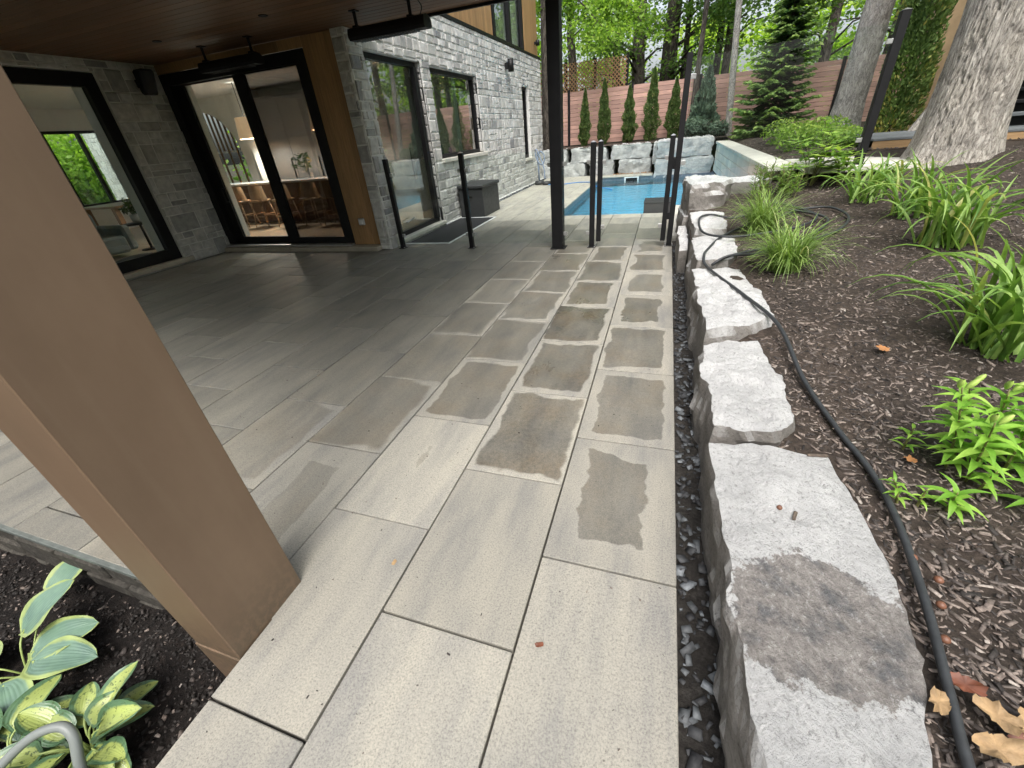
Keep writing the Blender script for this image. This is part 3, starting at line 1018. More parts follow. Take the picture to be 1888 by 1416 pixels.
def wall_backing(name, facing, plane, u0, u1, z0, z1, holes, depth=0.2):
    """mortar wall with openings: strips around the holes; holes = (u0,z0,u1,z1) in world units"""
    m = MB()
    cuts = sorted({u0, u1, *[h[0] for h in holes], *[h[2] for h in holes]})
    for a, b in zip(cuts[:-1], cuts[1:]):
        mid = (a + b) / 2
        hz = sorted([(h[1], h[3]) for h in holes if h[0] <= mid <= h[2]])
        z = z0
        segs = []
        for lo, hi in hz:
            if lo > z: segs.append((z, lo))
            z = hi
        if z < z1: segs.append((z, z1))
        for lo, hi in segs:
            if facing == 'X':
                m.box(plane - depth, plane, a, b, lo, hi)
            else:
                m.box(a, b, plane, plane + depth, lo, hi)
    return m.build(name, 'mortar', house)


# long pool-side wall
H1 = [(7.30, .07, 9.17, 3.05), (9.56, 1.33, 12.12, 3.02), (16.1, .88, 16.9, 3.03)]
wp = wall_backing('stone_wall', 'X', WX, 6.912, 18.66, -0.3, 3.93, H1)
wall_stones(wp, (WX, 6.90, -.02), 'X', 11.76, 3.95, [(h[0] - 6.9, h[1] + .02, h[2] - 6.9, h[3] + .02) for h in H1])
# short return of that wall, facing the patio
wr = wall_backing('stone_return', 'Y', 6.90, -5.04, WX - .006, 0, 3.305, [], .18)
wall_stones(wr, (-5.04, 6.90, 0), 'Y', .235, 3.27, [], (.2, .24, .28, .34))
# left wall with the living room window
H2 = [(3.2, .10, 5.88, 3.11)]
wq = wall_backing('stone_wall', 'X', -9.0, 0.6, 6.95, 0, 3.305, H2)
wall_stones(wq, (-9.0, 0.6, 0), 'X', 6.34, 3.27, [(h[0] - .6, h[1], h[2] - .6, h[3]) for h in H2], (.15, .2, .24, .28, .32))
# window reveals of the two big pool-side windows (far jamb, facing the camera)
rv = wall_backing('stone_reveal', 'Y', 9.17, -4.98, WX - .004, .07, 3.05, [], .02)
wall_stones(rv, (-4.98, 9.168, .07), 'Y', .17, 2.98, [], (.2, .24, .3))
rv2 = wall_backing('stone_reveal', 'Y', 12.12, -4.98, WX - .004, 1.33, 3.02, [], .02)
wall_stones(rv2, (-4.98, 12.118, 1.34), 'Y', .17, 1.68, [], (.2, .24, .3))
# drop stones hidden behind the tan post / off frame to the left from the individuals
STONES = [s for s in STONES if not (s[2][0] < -8.9 and s[2][1] < 4.4)] + []
STONES.sort(key=lambda s: s[0])
rest = {}
for i, (d, part, p, rz, s) in enumerate(STONES):
    k = rs.randrange(12)
    if i < 300:
        fl = rs.choice((1, -1))
        put('stone', SM[k], p, part, (0, 0, rz), s)
    else:
        V = np.array(SV[k][0]) * np.array(s)
        if rz:
            V = np.stack([-V[:, 1], V[:, 0], V[:, 2]], 1)
        V = V + np.array(p)
        rest.setdefault(part.name, (part, MB()))[1].geo(V.tolist(), SV[k][1], rs.random())
for nm, (part, m) in rest.items():
    o = m.build('stone_courses', 'stone_m', part)
    o['kind'] = 'stuff'

# base plinth line and soil gap along the pool-side wall
box('plinth', WX - .02, WX + .045, 9.20, 18.62, -0.2, 0.02, 'mortar', house, .01)

# roof cap flashing over the stone wall, fascia and soffit
box('flashing', WX - .35, WX + .035, 7.19, 18.72, 3.935, 4.0, 'black', house, .004)
sof = thing('soffit', None, None, (-5, 4, 3.28), parent=house)
yb = 0.32
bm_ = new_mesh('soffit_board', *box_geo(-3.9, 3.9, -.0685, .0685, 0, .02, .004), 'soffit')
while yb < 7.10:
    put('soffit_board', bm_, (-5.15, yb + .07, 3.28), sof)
    yb += .1405
box('fascia', -9.05, -1.22, 7.145, 7.19, 3.245, 3.85, 'black', house, .003)
box('fascia', -1.245, -1.20, 0.25, 7.143, 3.245, 3.85, 'black', house, .003)
box('fascia', -9.05, -1.22, 0.25, 0.30, 3.245, 3.85, 'black', house, .003)
box('roof_slab', -9.04, -1.25, 0.305, 7.14, 3.31, 3.84, 'black', house, 0)
for (x, y) in ((-5.17, 5.76), (-7.25, 5.8), (-3.1, 3.6), (-5.2, 3.6)):
    lathe('downlight', [(.045, -.006), (.06, -.008), (.06, .0), (.03, .002)], 'black', (x, y, 3.277), house, 16)

# cedar cladding panel beside the sliding door
cl = thing('cladding_panel', None, None, (-5.35, 6.95, 0), parent=house)
for k in range(4):
    a = -5.645 + k * .1475
    box('cladding_board', a + .002, a + .1455, 6.93, 6.96, .09, 3.275, 'cladding', cl, .004)
box('backing', -5.65, -5.05, 6.965, 7.10, .0, 3.27, 'black', cl, 0)
cl2 = thing('cladding_panel', None, None, (-7.3, 6.95, 3.1), parent=house)
for k in range(7):
    a = -9.0 + k * .479
    box('cladding_board', a + .002, a + .477, 6.932, 6.96, 3.137, 3.275, 'cladding', cl2, .003)
# upper storey
up = thing('upper_storey', None, None, (-4.85, 13, 4.0), parent=house)
m = MB()
m.box(-15.9, -4.92, 7.25, 11.3, 4.0, 6.4)
m.box(-9.5, -4.92, 11.3, 13.93, 4.0, 6.4)
m.box(-9.5, -4.92, 16.97, 18.64, 4.0, 6.4)
m.box(-9.5, -6.5, 13.93, 16.97, 4.0, 6.4)
m.box(-6.5, -4.92, 13.93, 16.97, 6.0, 6.4)
m.build('upper_wall', 'white', up)
k = 0
yb = 7.26
while yb < 18.6:
    if not (yb + .14 > 13.98 and yb < 16.92):
        box('cladding_board', -4.90, -4.86, yb, yb + .137, 4.0, 6.4, 'cladding', up, .004)
    yb += .1405
uw = thing('upper_window', None, None, (-4.9, 15.4, 4.0), parent=house)
m = MB()
for a in (13.99, 15.42, 16.74):
    m.box(-5.0, -4.855, a, a + .14, 4.005, 6.0)
m.box(-5.0, -4.856, 14.13, 16.74, 4.006, 4.06)
m.build('frame', 'black', uw)
box('pane', -4.95, -4.945, 14.13, 15.42, 4.06, 6.0, 'glass', uw, 0)
box('pane', -4.95, -4.945, 15.56, 16.74, 4.06, 6.0, 'glass', uw, 0)
box('room_dark', -5.6, -5.58, 13.95, 16.9, 4.0, 6.0, 'grey', uw, 0)
ws = thing('wall_sconce', 'small black sconce high on the cedar cladding near the house corner', 'wall light', (-4.85, 18.23, 4.36))
lathe('shade', [(.06, -.08), (.065, -.08), (.065, .08), (.0, .09)], 'black', (-4.74, 18.23, 4.37), ws)
box('bracket', -4.86, -4.79, 18.20, 18.26, 4.33, 4.41, 'black', ws)
ws = thing('wall_sconce', 'black cylinder sconce on the pool-side stone wall', 'wall light', (-4.75, 14.48, 3.4))
lathe('shade', [(.075, -.15), (.085, -.15), (.085, .15), (.0, .155)], 'black', (-4.60, 14.48, 3.41), ws)
box('bracket', -4.77, -4.68, 14.43, 14.53, 3.33, 3.49, 'black', ws)


def window_x(name, plane, y0, y1, z0, z1, fr=.07, glass='glass', mull=(), deep=.1, par=None):
    """black framed window in a wall that faces +X"""
    t = thing(name, None, None, (plane, (y0 + y1) / 2, z0), parent=par or house)
    m = MB()
    m.box(plane - deep, plane, y0, y0 + fr, z0, z1)
    m.box(plane - deep, plane, y1 - fr, y1, z0, z1)
    m.box(plane - deep, plane - .001, y0 + fr, y1 - fr, z0, z0 + fr)
    m.box(plane - deep, plane - .001, y0 + fr, y1 - fr, z1 - fr, z1)
    ed = [y0 + fr]
    for q in mull:
        m.box(plane - deep, plane + .002, q - fr * .6, q + fr * .6, z0 + fr, z1 - fr)
        ed += [q - fr * .6, q + fr * .6]
    ed.append(y1 - fr)
    m.build('frame', 'black', t)
    for a, b in zip(ed[::2], ed[1::2]):
        box('pane', plane - deep * .6, plane - deep * .6 + .006, a, b, z0 + fr, z1 - fr, glass, t, 0)
    return t


w1 = window_x('glazed_door', WX - .09, 7.30, 9.165, .10, 3.05, .085, 'glassr')
box('side_frame', WX - .13, WX - .03, 8.95, 9.08, .19, 2.96, 'black', w1)
box('sill', WX - .18, WX + .06, 7.28, 9.19, .03, .10, 'sill', w1, .008)
tube('pull_handle', [(WX - .10, 7.72, .33), (WX - .06, 7.74, .34), (WX - .06, 7.98, .37), (WX - .10, 8.0, .37)], .012, 'steel', w1)
w2 = window_x('picture_window', WX - .09, 9.56, 12.115, 1.34, 3.02, .08, 'glassr')
box('sill', WX - .18, WX + .07, 9.50, 12.30, 1.255, 1.335, 'sill', w2, .008)
w3 = window_x('slot_window', WX - .09, 16.1, 16.9, .89, 3.03, .1)
box('sill', WX - .18, WX + .06, 16.05, 16.98, .81, .885, 'sill', w3, .008)
box('backing', WX - .9, WX - .88, 16.0, 17.0, .8, 3.1, 'black', w3, 0)  # black panel stands in for the darkness of an unlit room
w4 = window_x('living_room_window', -9.06, 3.2, 5.88, .12, 3.10, .19, deep=.12)
box('sill', -9.15, -8.93, 3.1, 6.02, .03, .115, 'step', w4, .01)

# sliding door in the back wall
sl = thing('sliding_door', None, None, (-7.3, 6.95, .1), parent=house)
m = MB()
m.box(-9.0, -8.82, 6.93, 7.08, .10, 3.13)
m.box(-5.81, -5.652, 6.93, 7.08, .10, 3.13)
m.box(-8.82, -5.81, 6.932, 7.08, 2.96, 3.13)
m.box(-8.82, -5.81, 6.932, 7.08, .10, .135)
m.build('frame', 'black', sl)
p1 = thing('sliding_panel', None, None, (-8.0, 7.0, .13), parent=sl)
m = MB()
for a, b in ((-8.82, -8.60), (-7.33, -7.14)):
    m.box(a, b, 7.02, 7.07, .14, 2.955)
m.box(-8.60, -7.33, 7.022, 7.07, .14, .25)
m.box(-8.60, -7.33, 7.022, 7.07, 2.94, 2.955)
m.build('sash', 'black', sl)
box('pane', -8.60, -7.33, 7.04, 7.046, .25, 2.94, 'glass', sl, 0)
m = MB()
for a, b in ((-7.28, -7.03), (-5.87, -5.812)):
    m.box(a, b, 6.94, 7.0, .14, 2.955)
m.box(-7.03, -5.87, 6.942, 7.0, .14, .24)
m.box(-7.03, -5.87, 6.942, 7.0, 2.935, 2.955)
m.build('sash', 'black', sl)
box('pane', -7.03, -5.87, 6.965, 6.971, .24, 2.935, 'glassd', sl, 0)
bpy.data.objects.remove(p1)
m = MB()
m.box(-8.64, -8.615, 6.96, 6.98, .95, 1.22)
m.box(-8.64, -8.615, 6.98, 7.02, .95, .975)
m.box(-8.64, -8.615, 6.98, 7.02, 1.195, 1.22)
m.build('handle', 'black', sl)
box('door_track', -8.99, -5.66, 6.80, 6.93, .085, .125, 'steel', sl, .003)
st = thing('door_step', None, None, (-7, 6.74, 0), parent=house)
box('slab', -8.96, -7.18, 6.735, 6.96, .0, .082, 'step', st, .008)
box('slab', -7.172, -5.02, 6.735, 6.96, .0, .082, 'step', st, .008)
ol = thing('outdoor_outlet', 'clear covered outlet low on the cedar panel by the sliding door', 'outlet', (-5.35, 6.92, .46))
box('cover', -5.415, -5.285, 6.885, 6.928, .45, .575, 'steel', ol, .012)
box('socket', -5.39, -5.31, 6.872, 6.886, .47, .55, 'whitep', ol, .004)

# black steel column at the roof corner and the taupe post near the camera
co = thing('steel_column', 'tall square black column holding the roof corner beside the glass fence', 'column', (-1.575, 6.95, 0))
box('shaft', -1.665, -1.485, 6.86, 7.04, 0.012, 3.245, 'black', co, .006)
box('base_plate', -1.70, -1.45, 6.83, 7.07, 0.001, .012, 'black', co, .002)
tp = thing('taupe_post', 'wide taupe painted post standing at the near corner of the patio', 'post', (-1.56, .58, -.3))
box('shaft', -1.685, -1.432, .405, .752, -.35, 3.245, 'taupe', tp, .004)
box('base_trim', -1.687, -1.428, .400, .756, -.35, -.012, 'taupe', tp, .003)

# stone facing under the raised patio edge
pe = thing('patio_edge_wall', 'dark wet stone facing below the raised patio edge by the hostas', 'wall', (-3.5, .56, -.35))
wrk = random.Random(5)
for row in range(3):
    x = -6.0 - wrk.uniform(0, .2)
    z0 = -.40 + row * .121
    while x < -1.70:
        wd = wrk.uniform(.18, .42)
        Vb, Fb = box_geo(x + .004, min(x + wd, -1.69) - .004, .552 + wrk.uniform(-.012, .012), .60, z0 + .004, z0 + .111, .012)
        add('stone', Vb, Fb, 'wetstone', pe)
        x += wd
box('edge_slab', -6.0, -1.69, .548, .58, -.033, -.0475 + .045, 'wetedge', pe, .004)

# ------------------------------------------------------------------ heaters, speaker
def heater(label, x0, x1, y, z, bx):
    t = thing('patio_heater', label, 'heater', ((x0 + x1) / 2, y, z))
    V, F = [], []
    prof = [(-.11, .01), (-.09, .065), (-.02, .085), (.06, .075), (.11, .035), (.115, -.03), (.085, -.055), (-.085, -.06), (-.112, -.03)]
    n = len(prof)
    for xx in (x0, x1):
        for (a, b) in prof:
            V.append((xx, y + a, z + b))
    for k in range(n):
        F.append((k, (k + 1) % n, n + (k + 1) % n, n + k))
    F.append(tuple(range(n)))
    F.append(tuple(range(2 * n - 1, n - 1, -1)))
    add('body', V, F, 'black', t)
    box('element', x0 + .09, x1 - .16, y - .072, y + .072, z - .068, z - .060, 'mesh', t, .002)
    mm = MB()
    for k in range(22):
        a = x0 + .1 + k * (x1 - x0 - .28) / 21
        mm.box(a, a + .006, y - .07, y + .07, z - .073, z - .0685)
    mm.build('grille', 'black', t)
    for b in bx:
        mm = MB()
        mm.box(b - .022, b + .022, y - .005, y + .005, z + .07, 3.276)
        mm.box(b - .05, b + .05, y - .05, y + .05, 3.268, 3.278)
        mm.box(b - .035, b + .035, y - .05, y + .05, z + .06, z + .1)
        mm.build('bracket', 'black', t)
    return t


h2 = heater('black infrared heater hanging nearest the stone wall corner', -4.27, -3.10, 6.33, 3.02, (-4.17, -3.33))
tube('power_cord', spline([(-3.2, 6.33, 3.09), (-3.16, 6.34, 3.18), (-3.22, 6.35, 3.277)]), .006, 'rubber', h2)
heater('black infrared heater hanging in front of the sliding door', -7.28, -6.12, 6.45, 3.0, (-7.18, -6.2))
spk = thing('wall_speaker', 'black outdoor speaker mounted high in the stone corner', 'speaker', (-8.9, 6.5, 2.85))
V, F = box_geo(-8.86, -8.62, 6.38, 6.62, 2.80, 3.16, .03)
V = [(x - .10 * (z < 2.95) * (x > -8.7), y, z) for x, y, z in V]
add('cabinet', V, F, 'black', spk)
box('bracket', -8.99, -8.85, 6.46, 6.54, 2.92, 3.04, 'black', spk)

# ------------------------------------------------------------------ interior
inn = thing('room_shell', None, None, (-10, 9, 0))
inn['kind'] = 'structure'
tag(box('room_floor', -16.1, -5.0, 7.1, 11.0, -.05, .10, 'floor', bev=0), kind='structure')
tag(box('room_floor', -16.1, -9.2, 0.5, 7.098, -.05, .10, 'floor', bev=0), kind='structure')
bpy.data.objects.remove(inn)
m = MB()
m.box(-16.2, -4.95, 7.10, 11.3, 3.30, 3.93)
m.box(-9.5, -4.95, 11.3, 18.6, 3.30, 3.93)
m.box(-16.2, -9.21, 0.5, 7.098, 3.30, 3.93)
tag(m.build('room_ceiling', 'ceil', origin=(-10, 9, 3.3)), kind='structure')
# back wall of the kitchen with an arched opening and a tall slot window
m = MB()
AX, AR, AZ = -13.35, 1.20, 1.78       # arch centre, radius, springing height
m.box(-16.2, AX - AR, 11.0, 11.2, -.05, 3.3)
m.box(AX + AR, -11.55, 11.0, 11.2, -.05, 3.3)
m.box(-10.95, -5.0, 11.0, 11.2, -.05, 3.3)
m.box(-11.55, -10.95, 11.0, 11.2, 2.4, 3.3)
m.box(-11.55, -10.95, 11.0, 11.2, -.05, .95)
N = 20
for k in range(N):
    a0, a1 = pi * k / N, pi * (k + 1) / N
    xa, xb = AX + AR * cos(a1), AX + AR * cos(a0)
    za, zb = AZ + AR * sin(a1), AZ + AR * sin(a0)
    V = [(xa, 11.0, za), (xb, 11.0, zb), (xb, 11.0, 3.3), (xa, 11.0, 3.3), (xa, 11.2, za), (xb, 11.2, zb), (xb, 11.2, 3.3), (xa, 11.2, 3.3)]
    F = [(0, 1, 2, 3), (7, 6, 5, 4), (4, 5, 1, 0)]
    m.geo(V, F)
# partition right of the kitchen, front bits
m.box(-5.02, -5.0, 12.15, 16.0, 0, 3.3)
m.box(-9.2, -9.05, 6.96, 7.1, 0, 3.3)
m.box(-9.2, -8.60, 7.085, 7.2, .1, 3.3)
m.box(-9.42, -9.18, 5.69, 5.95, .1, 3.3)
kw = m.build('room_wall', 'white', origin=(-10, 11, 0))
tag(kw, kind='structure')
m = MB()
m.box(-16.3, -16.15, 0.5, 1.2, -.05, 3.3)
m.box(-16.3, -16.15, 1.2, 7.4, 2.9, 3.3)  # wide unglazed opening below, out of view, added to let daylight in
m.box(-16.3, -16.15, 1.2, 7.4, -.05, .3)
m.box(-16.3, -16.15, 7.2, 7.4, .3, 2.9)
m.box(-16.3, -16.15, 7.4, 10.8, 2.78, 3.3)
m.box(-16.3, -16.15, 7.4, 10.8, -.05, .85)
m.box(-16.3, -16.15, 10.8, 11.0, -.05, 3.3)
m.box(-16.15, -9.2, 0.5, 0.6, -.05, 3.3)
tag(m.build('room_wall', 'white', origin=(-16, 5, 0)), kind='structure')
fw = window_x('dining_window', -16.14, 7.4, 10.8, .85, 2.78, .07, mull=(8.45, 9.3))
ar = thing('arched_window', 'arched window with wooden slats at the back of the kitchen', 'window', (AX, 11.05, .8))
for k in range(14):
    xx = AX - AR + .09 + k * (2 * AR - .18) / 13
    top = AZ + sqrt(max(0, AR * AR - (xx - AX) ** 2))
    box('slat', xx - .025, xx + .025, 11.06, 11.10, 1.95 if k % 2 else .95, top, 'walnut', ar, .003)
box('rail', AX - AR, AX + AR, 11.1, 11.14, 1.90, 1.95, 'whitep', ar)
box('rail', AX - AR, AX + AR, 11.1, 11.14, .90, .95, 'whitep', ar)
# tall cabinets and fridge panel
kc = thing('kitchen_cabinets', 'light grey full-height kitchen cabinets behind the island', 'cabinets', (-8.3, 10.7, .1))
for k in range(5):
    a = -10.8 + k * .95
    d_ = box('door', a + .004, a + .945, 10.52, 10.56, .2, 2.1, 'grey', kc, .004)
    box('door', a + .004, a + .945, 10.52, 10.56, 2.11, 3.0, 'grey', kc, .004)
    box('handle', a + .85, a + .87, 10.49, 10.52, .9, 1.6, 'black', kc)
box('carcass', -10.8, -6.05, 10.565, 10.99, .1, 3.05, 'grey', kc, 0)
box('room_partition', -11.0, -10.82, 10.3, 10.995, .1, 3.29, 'white', bev=0)['kind'] = 'structure'
isl = thing('kitchen_island', 'kitchen island with white counter and walnut front inside the sliding door', 'island', (-9.9, 9.9, .1))
box('counter', -12.0, -7.2, 9.42, 10.05, 1.08, 1.13, 'quartz', isl, .006)
for k in range(7):
    a = -11.9 + k * .66
    box('panel', a + .003, a + .657, 9.68, 9.70, .12, 1.08, 'walnut', isl, .003)
box('body', -11.9, -7.3, 9.705, 10.0, .1, 1.079, 'walnut', isl, 0)


def stool(x, y, label):
    t = thing('bar_stool', label, 'bar stool', (x, y, .1), 'bar stools at the kitchen island')
    V, F = [], []
    n = 9
    for j in range(6):
        zz = .74 + j * .075
        for i in range(n):
            a = pi * (i / (n - 1)) + pi
            rr = .24 - .012 * j + .02
            V.append((x + rr * cos(a), y + .05 + (rr * .75) * sin(a), zz - .04 * (abs(i - 4) / 4) * (j == 5)))
    for j in range(5):
        for i in range(n - 1):
            F.append((j * n + i, j * n + i + 1, (j + 1) * n + i + 1, (j + 1) * n + i))
    b = len(V)
    V += [(px_ + (x - px_) * .09, py_ + (y + .05 - py_) * .12, pz_) for px_, py_, pz_ in V]
    F += [tuple(b + i for i in q[::-1]) for q in F]
    add('backrest', V, F, 'oak', t, smooth=True)
    box('seat', x - .22, x + .22, y - .17, y + .2, .71, .76, 'oak', t, .02)
    for sx in (-1, 1):
        for sy in (-1, 1):
            tube('leg', [(x + sx * .16, y + .02 + sy * .13, .72), (x + sx * .23, y + .02 + sy * .19, .1)], [.017, .012], 'oak', t, 8)
    mm = MB()
    for sy in (-1, 1):
        mm.tube([(x - .2, y + .02 + sy * .17, .36), (x + .2, y + .02 + sy * .17, .36)], .011, 6)
    for sx in (-1, 1):
        mm.tube([(x + sx * .195, y - .15, .42), (x + sx * .195, y + .19, .42)], .011, 6)
    mm.build('foot_rail', 'oak', t)


for k, (x, nm) in enumerate(((-10.75, 'first'), (-10.05, 'second'), (-9.25, 'third'), (-8.35, 'fourth'), (-7.75, 'fifth'))):
    stool(x, 9.05, 'oak bar stool at the island, %s from the left' % nm)


def pendant(x, y, z0, label):
    t = thing('pendant_lamp', label, 'pendant lamp', (x, y, z0), 'pendant lamps over the island')
    lathe('shade', [(.26, .0), (.27, 0), (.275, .0), (.215, .46), (.03, .462), (.03, .455), (.205, .452), (.26, .0)], 'pendant', (x, y, z0), t, 24, False)
    tube('cord', [(x, y, z0 + .44), (x, y, 3.30)], .008, 'black', t, 6)
    ld = bpy.data.lights.new('pendant_bulb', 'POINT')
    ld.energy = 85
    ld.color = (1.0, 0.95, 0.89)
    ld.shadow_soft_size = .06
    lo = bpy.data.objects.new('pendant_bulb', ld)
    C.objects.link(lo)
    lo.parent = t
    lo.location = (0, 0, .12)


pendant(-10.15, 9.6, 2.13, 'drum pendant lamp over the left end of the island')
pendant(-7.85, 9.6, 2.15, 'drum pendant lamp over the right end of the island')
vz = thing('flower_vase', 'glass vase of yellow flowers and leaves on the island counter', 'vase', (-8.75, 9.75, 1.13))
lathe('vase', [(.05, 0), (.06, .02), (.07, .12), (.045, .2), (.055, .24)], 'steel', (-8.75, 9.75, 1.13), vz, 14)
mm = MB()
lf = random.Random(3)
cen, nr, dr = [], [], []
for k in range(26):
    a = lf.uniform(0, 2 * pi)
    e = lf.uniform(.15, .5)
    tip = Vector((-8.75 + cos(a) * e * .6 - .15, 9.75 + sin(a) * e * .5, 1.4 + lf.uniform(0, .28)))
    mm.tube([(-8.75, 9.75, 1.25), tip], .004, 4)
    for q in range(3):
        cen.append(tip + Vector((lf.uniform(-.06, .06), lf.uniform(-.06, .06), lf.uniform(-.06, .06))))
        nr.append((lf.uniform(-1, 1), lf.uniform(-1, 1), .6))
        dr.append((cos(a), sin(a), .4))
mm.build('stems', 'stem', vz)
v_, f_ = diamonds(np.array(cen), unit(np.array(nr)), unit(np.array(dr)), np.full(len(cen), .06), np.full(len(cen), .03))
add('leaves', v_, f_, 'leafin', vz, tone=rng.random(len(f_)))
mm = MB()
for k in range(5):
    c_ = Vector((-8.62 + lf.uniform(-.06, .08), 9.7 + lf.uniform(-.06, .06), 1.52 + lf.uniform(-.06, .08)))
    for q in range(8):
        a = q * pi / 4
        mm.geo([c_, c_ + Vector((cos(a) * .05, sin(a) * .02, .03)), c_ + Vector((cos(a + .7) * .05, sin(a + .7) * .02, .03))], [(0, 1, 2)])
mm.build('flowers', 'yellow', vz)


def leafy(n, c, rad, size, seed, flat=.5, asp=.45):
    r = np.random.default_rng(seed)
    d = unit(r.normal(size=(n, 3)))
    p = np.array(c) + d * np.array(rad) * (r.random((n, 1)) ** .45)
    nr = unit(d * .5 + r.normal(size=(n, 3)) * .6 + np.array([0, 0, flat]))
    dr = unit(np.cross(nr, r.normal(size=(n, 3))))
    s = size * r.uniform(.6, 1.3, n)
    v, f = diamonds(p, nr, dr, s, s * asp)
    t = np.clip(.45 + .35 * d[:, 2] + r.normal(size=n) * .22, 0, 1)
    return v, f, t


pt = thing('potted_fig', 'tall leafy house plant by the right end of the island', 'plant', (-7.35, 10.2, .1))
lathe('pot', [(.15, 0), (.18, .02), (.2, .35), (.19, .36)], 'whitep', (-7.35, 10.25, .1), pt)
tube('trunk', [(-7.35, 10.25, .4), (-7.37, 10.22, 1.1), (-7.33, 10.25, 2.0)], [.02, .016, .008], 'bark3', pt, 6)
v_, f_, t_ = leafy(90, (-7.35, 10.2, 1.65), (.32, .25, .55), .085, 9)
add('leaves', v_, f_, 'leafin', pt, tone=t_)
# living / dining side
dt = thing('dining_table', 'oak dining table seen through the left window', 'table', (-13.4, 8.0, .1))
box('top', -14.6, -13.0, 7.45, 9.2, .90, .95, 'oak', dt, .008)
for (a, b) in ((-13.25, 7.5), (-13.25, 9.0), (-14.4, 7.5), (-14.4, 9.0)):
    box('leg', a - .06, a + .06, b, b + .12, .1, .90, 'oak', dt, .006)
for k, (a, b) in enumerate(((-12.75, 8.2), (-12.75, 8.75))):
    ch = thing('dining_chair', ('nearer' if k == 0 else 'farther') + ' brown dining chair beside the oak table', 'chair', (a, b, .1), 'dining chairs')
    box('seat', a - .2, a + .2, b - .2, b + .2, .52, .55, 'walnut', ch, .01)
    box('backrest', a + .17, a + .2, b - .2, b + .2, .75, .95, 'walnut', ch, .008)
    for (p, q) in ((-1, -1), (-1, 1), (1, -1), (1, 1)):
        tube('leg', [(a + p * .17, b + q * .17, .95 if p > 0 else .53), (a + p * .2, b + q * .2, .1)], .015, 'walnut', ch, 6)
    for q in (.25, .4):
        tube('rail', [(a - .19, b - .19, q), (a + .19, b - .19, q)], .01, 'walnut', ch, 6)
sf = thing('armchair', 'grey blue armchair just inside the left window', 'armchair', (-11.2, 5.7, .1))
box('seat', -11.9, -10.9, 5.3, 6.15, .18, .52, 'fabric', sf, .05)
box('backrest', -12.0, -11.7, 5.25, 6.2, .2, .98, 'fabric', sf, .06)
box('armrest', -11.9, -10.9, 6.14, 6.32, .2, .7, 'fabric', sf, .05)
box('armrest', -11.9, -10.9, 5.12, 5.30, .2, .7, 'fabric', sf, .05)
st_ = thing('side_table', 'round black side table next to the grey armchair', 'side table', (-11.1, 6.65, .1))
lathe('top', [(.0, .55), (.3, .55), (.3, .58), (.0, .58)], 'black', (-11.1, 6.65, .1), st_, 24)
lathe('leg', [(.03, 0), (.025, .5), (.03, .55)], 'black', (-11.1, 6.65, .1), st_, 10)
lathe('base', [(.2, 0), (.2, .02), (.02, .03)], 'black', (-11.1, 6.65, .1), st_, 18)
pl = thing('potted_plant', 'small bushy plant in a white pot on the side table', 'plant', (-11.1, 6.65, .68))
lathe('pot', [(.07, 0), (.1, .02), (.11, .17), (.10, .17)], 'whitep', (-11.1, 6.65, .681), pl, 16)
v_, f_, t_ = leafy(120, (-11.1, 6.68, 1.0), (.28, .25, .2), .07, 12)
add('leaves', v_, f_, 'leafin', pl, tone=t_)
bag = thing('floor_cushion', 'dark cushion lying on the floor by the left window', 'cushion', (-9.75, 5.6, .1))
v0, f0 = [], []
for j in range(9):
    for i in range(12):
        th = 2 * pi * i / 12
        ph = pi * j / 8
        v0.append((-9.75 + .3 * sin(ph) * cos(th), 5.5 + .4 * sin(ph) * sin(th), .18 + .08 * cos(ph)))
for j in range(8):
    for i in range(12):
        f0.append((j * 12 + i, j * 12 + (i + 1) % 12, (j + 1) * 12 + (i + 1) % 12, (j + 1) * 12 + i))
add('cover', v0, f0, 'blackp', bag, smooth=True)
for k, (a, b, h, mt_) in enumerate(((10.0, 'window bottle', .2, 'greyblue'), (10.45, 'window jar', .12, 'bluep'), (11.6, 'window bowl', .07, 'oak'))):
    o = lathe(b.replace(' ', '_'), [(.03, 0), (.04, .01), (.042, h * .7), (.018, h), (.0, h)], mt_, (-5.0, a, 1.42))
    tag(o, ['tall grey bottle', 'low blue jar', 'little wooden bowl'][k] + ' standing inside the picture window sill', b.split()[1])
box('window_ledge', -5.3, -4.98, 9.5, 12.15, 1.36, 1.418, 'white', house, 0)
# exterior wing and shrubs seen through the dining window
wg = thing('house_wing', 'pale stone wing of the house outside the dining window', 'house wing', (-18, 11, 0))
box('wall', -18.15, -16.35, 10.6, 11.2, -.3, 3.6, 'mortar', wg, 0)
mw = MB()
for (u0, v0_, u1, v1_) in veneer(1.8, 3.6, [(.62, .8, 1.4, 2.7)], (.12, .15, .2)):
    mw.box(-18.15 + u0 + .006, -18.15 + u1 - .006, 10.56, 10.60, v0_ + .006, v1_ - .006, tone=rs.random())
o = mw.build('stone_courses', 'stone_m', wg)
o['kind'] = 'stuff'
box('window', -17.53, -16.75, 10.58, 10.61, .8, 2.7, 'black', wg, 0)

# ------------------------------------------------------------------ glass pool fence
FP = .075


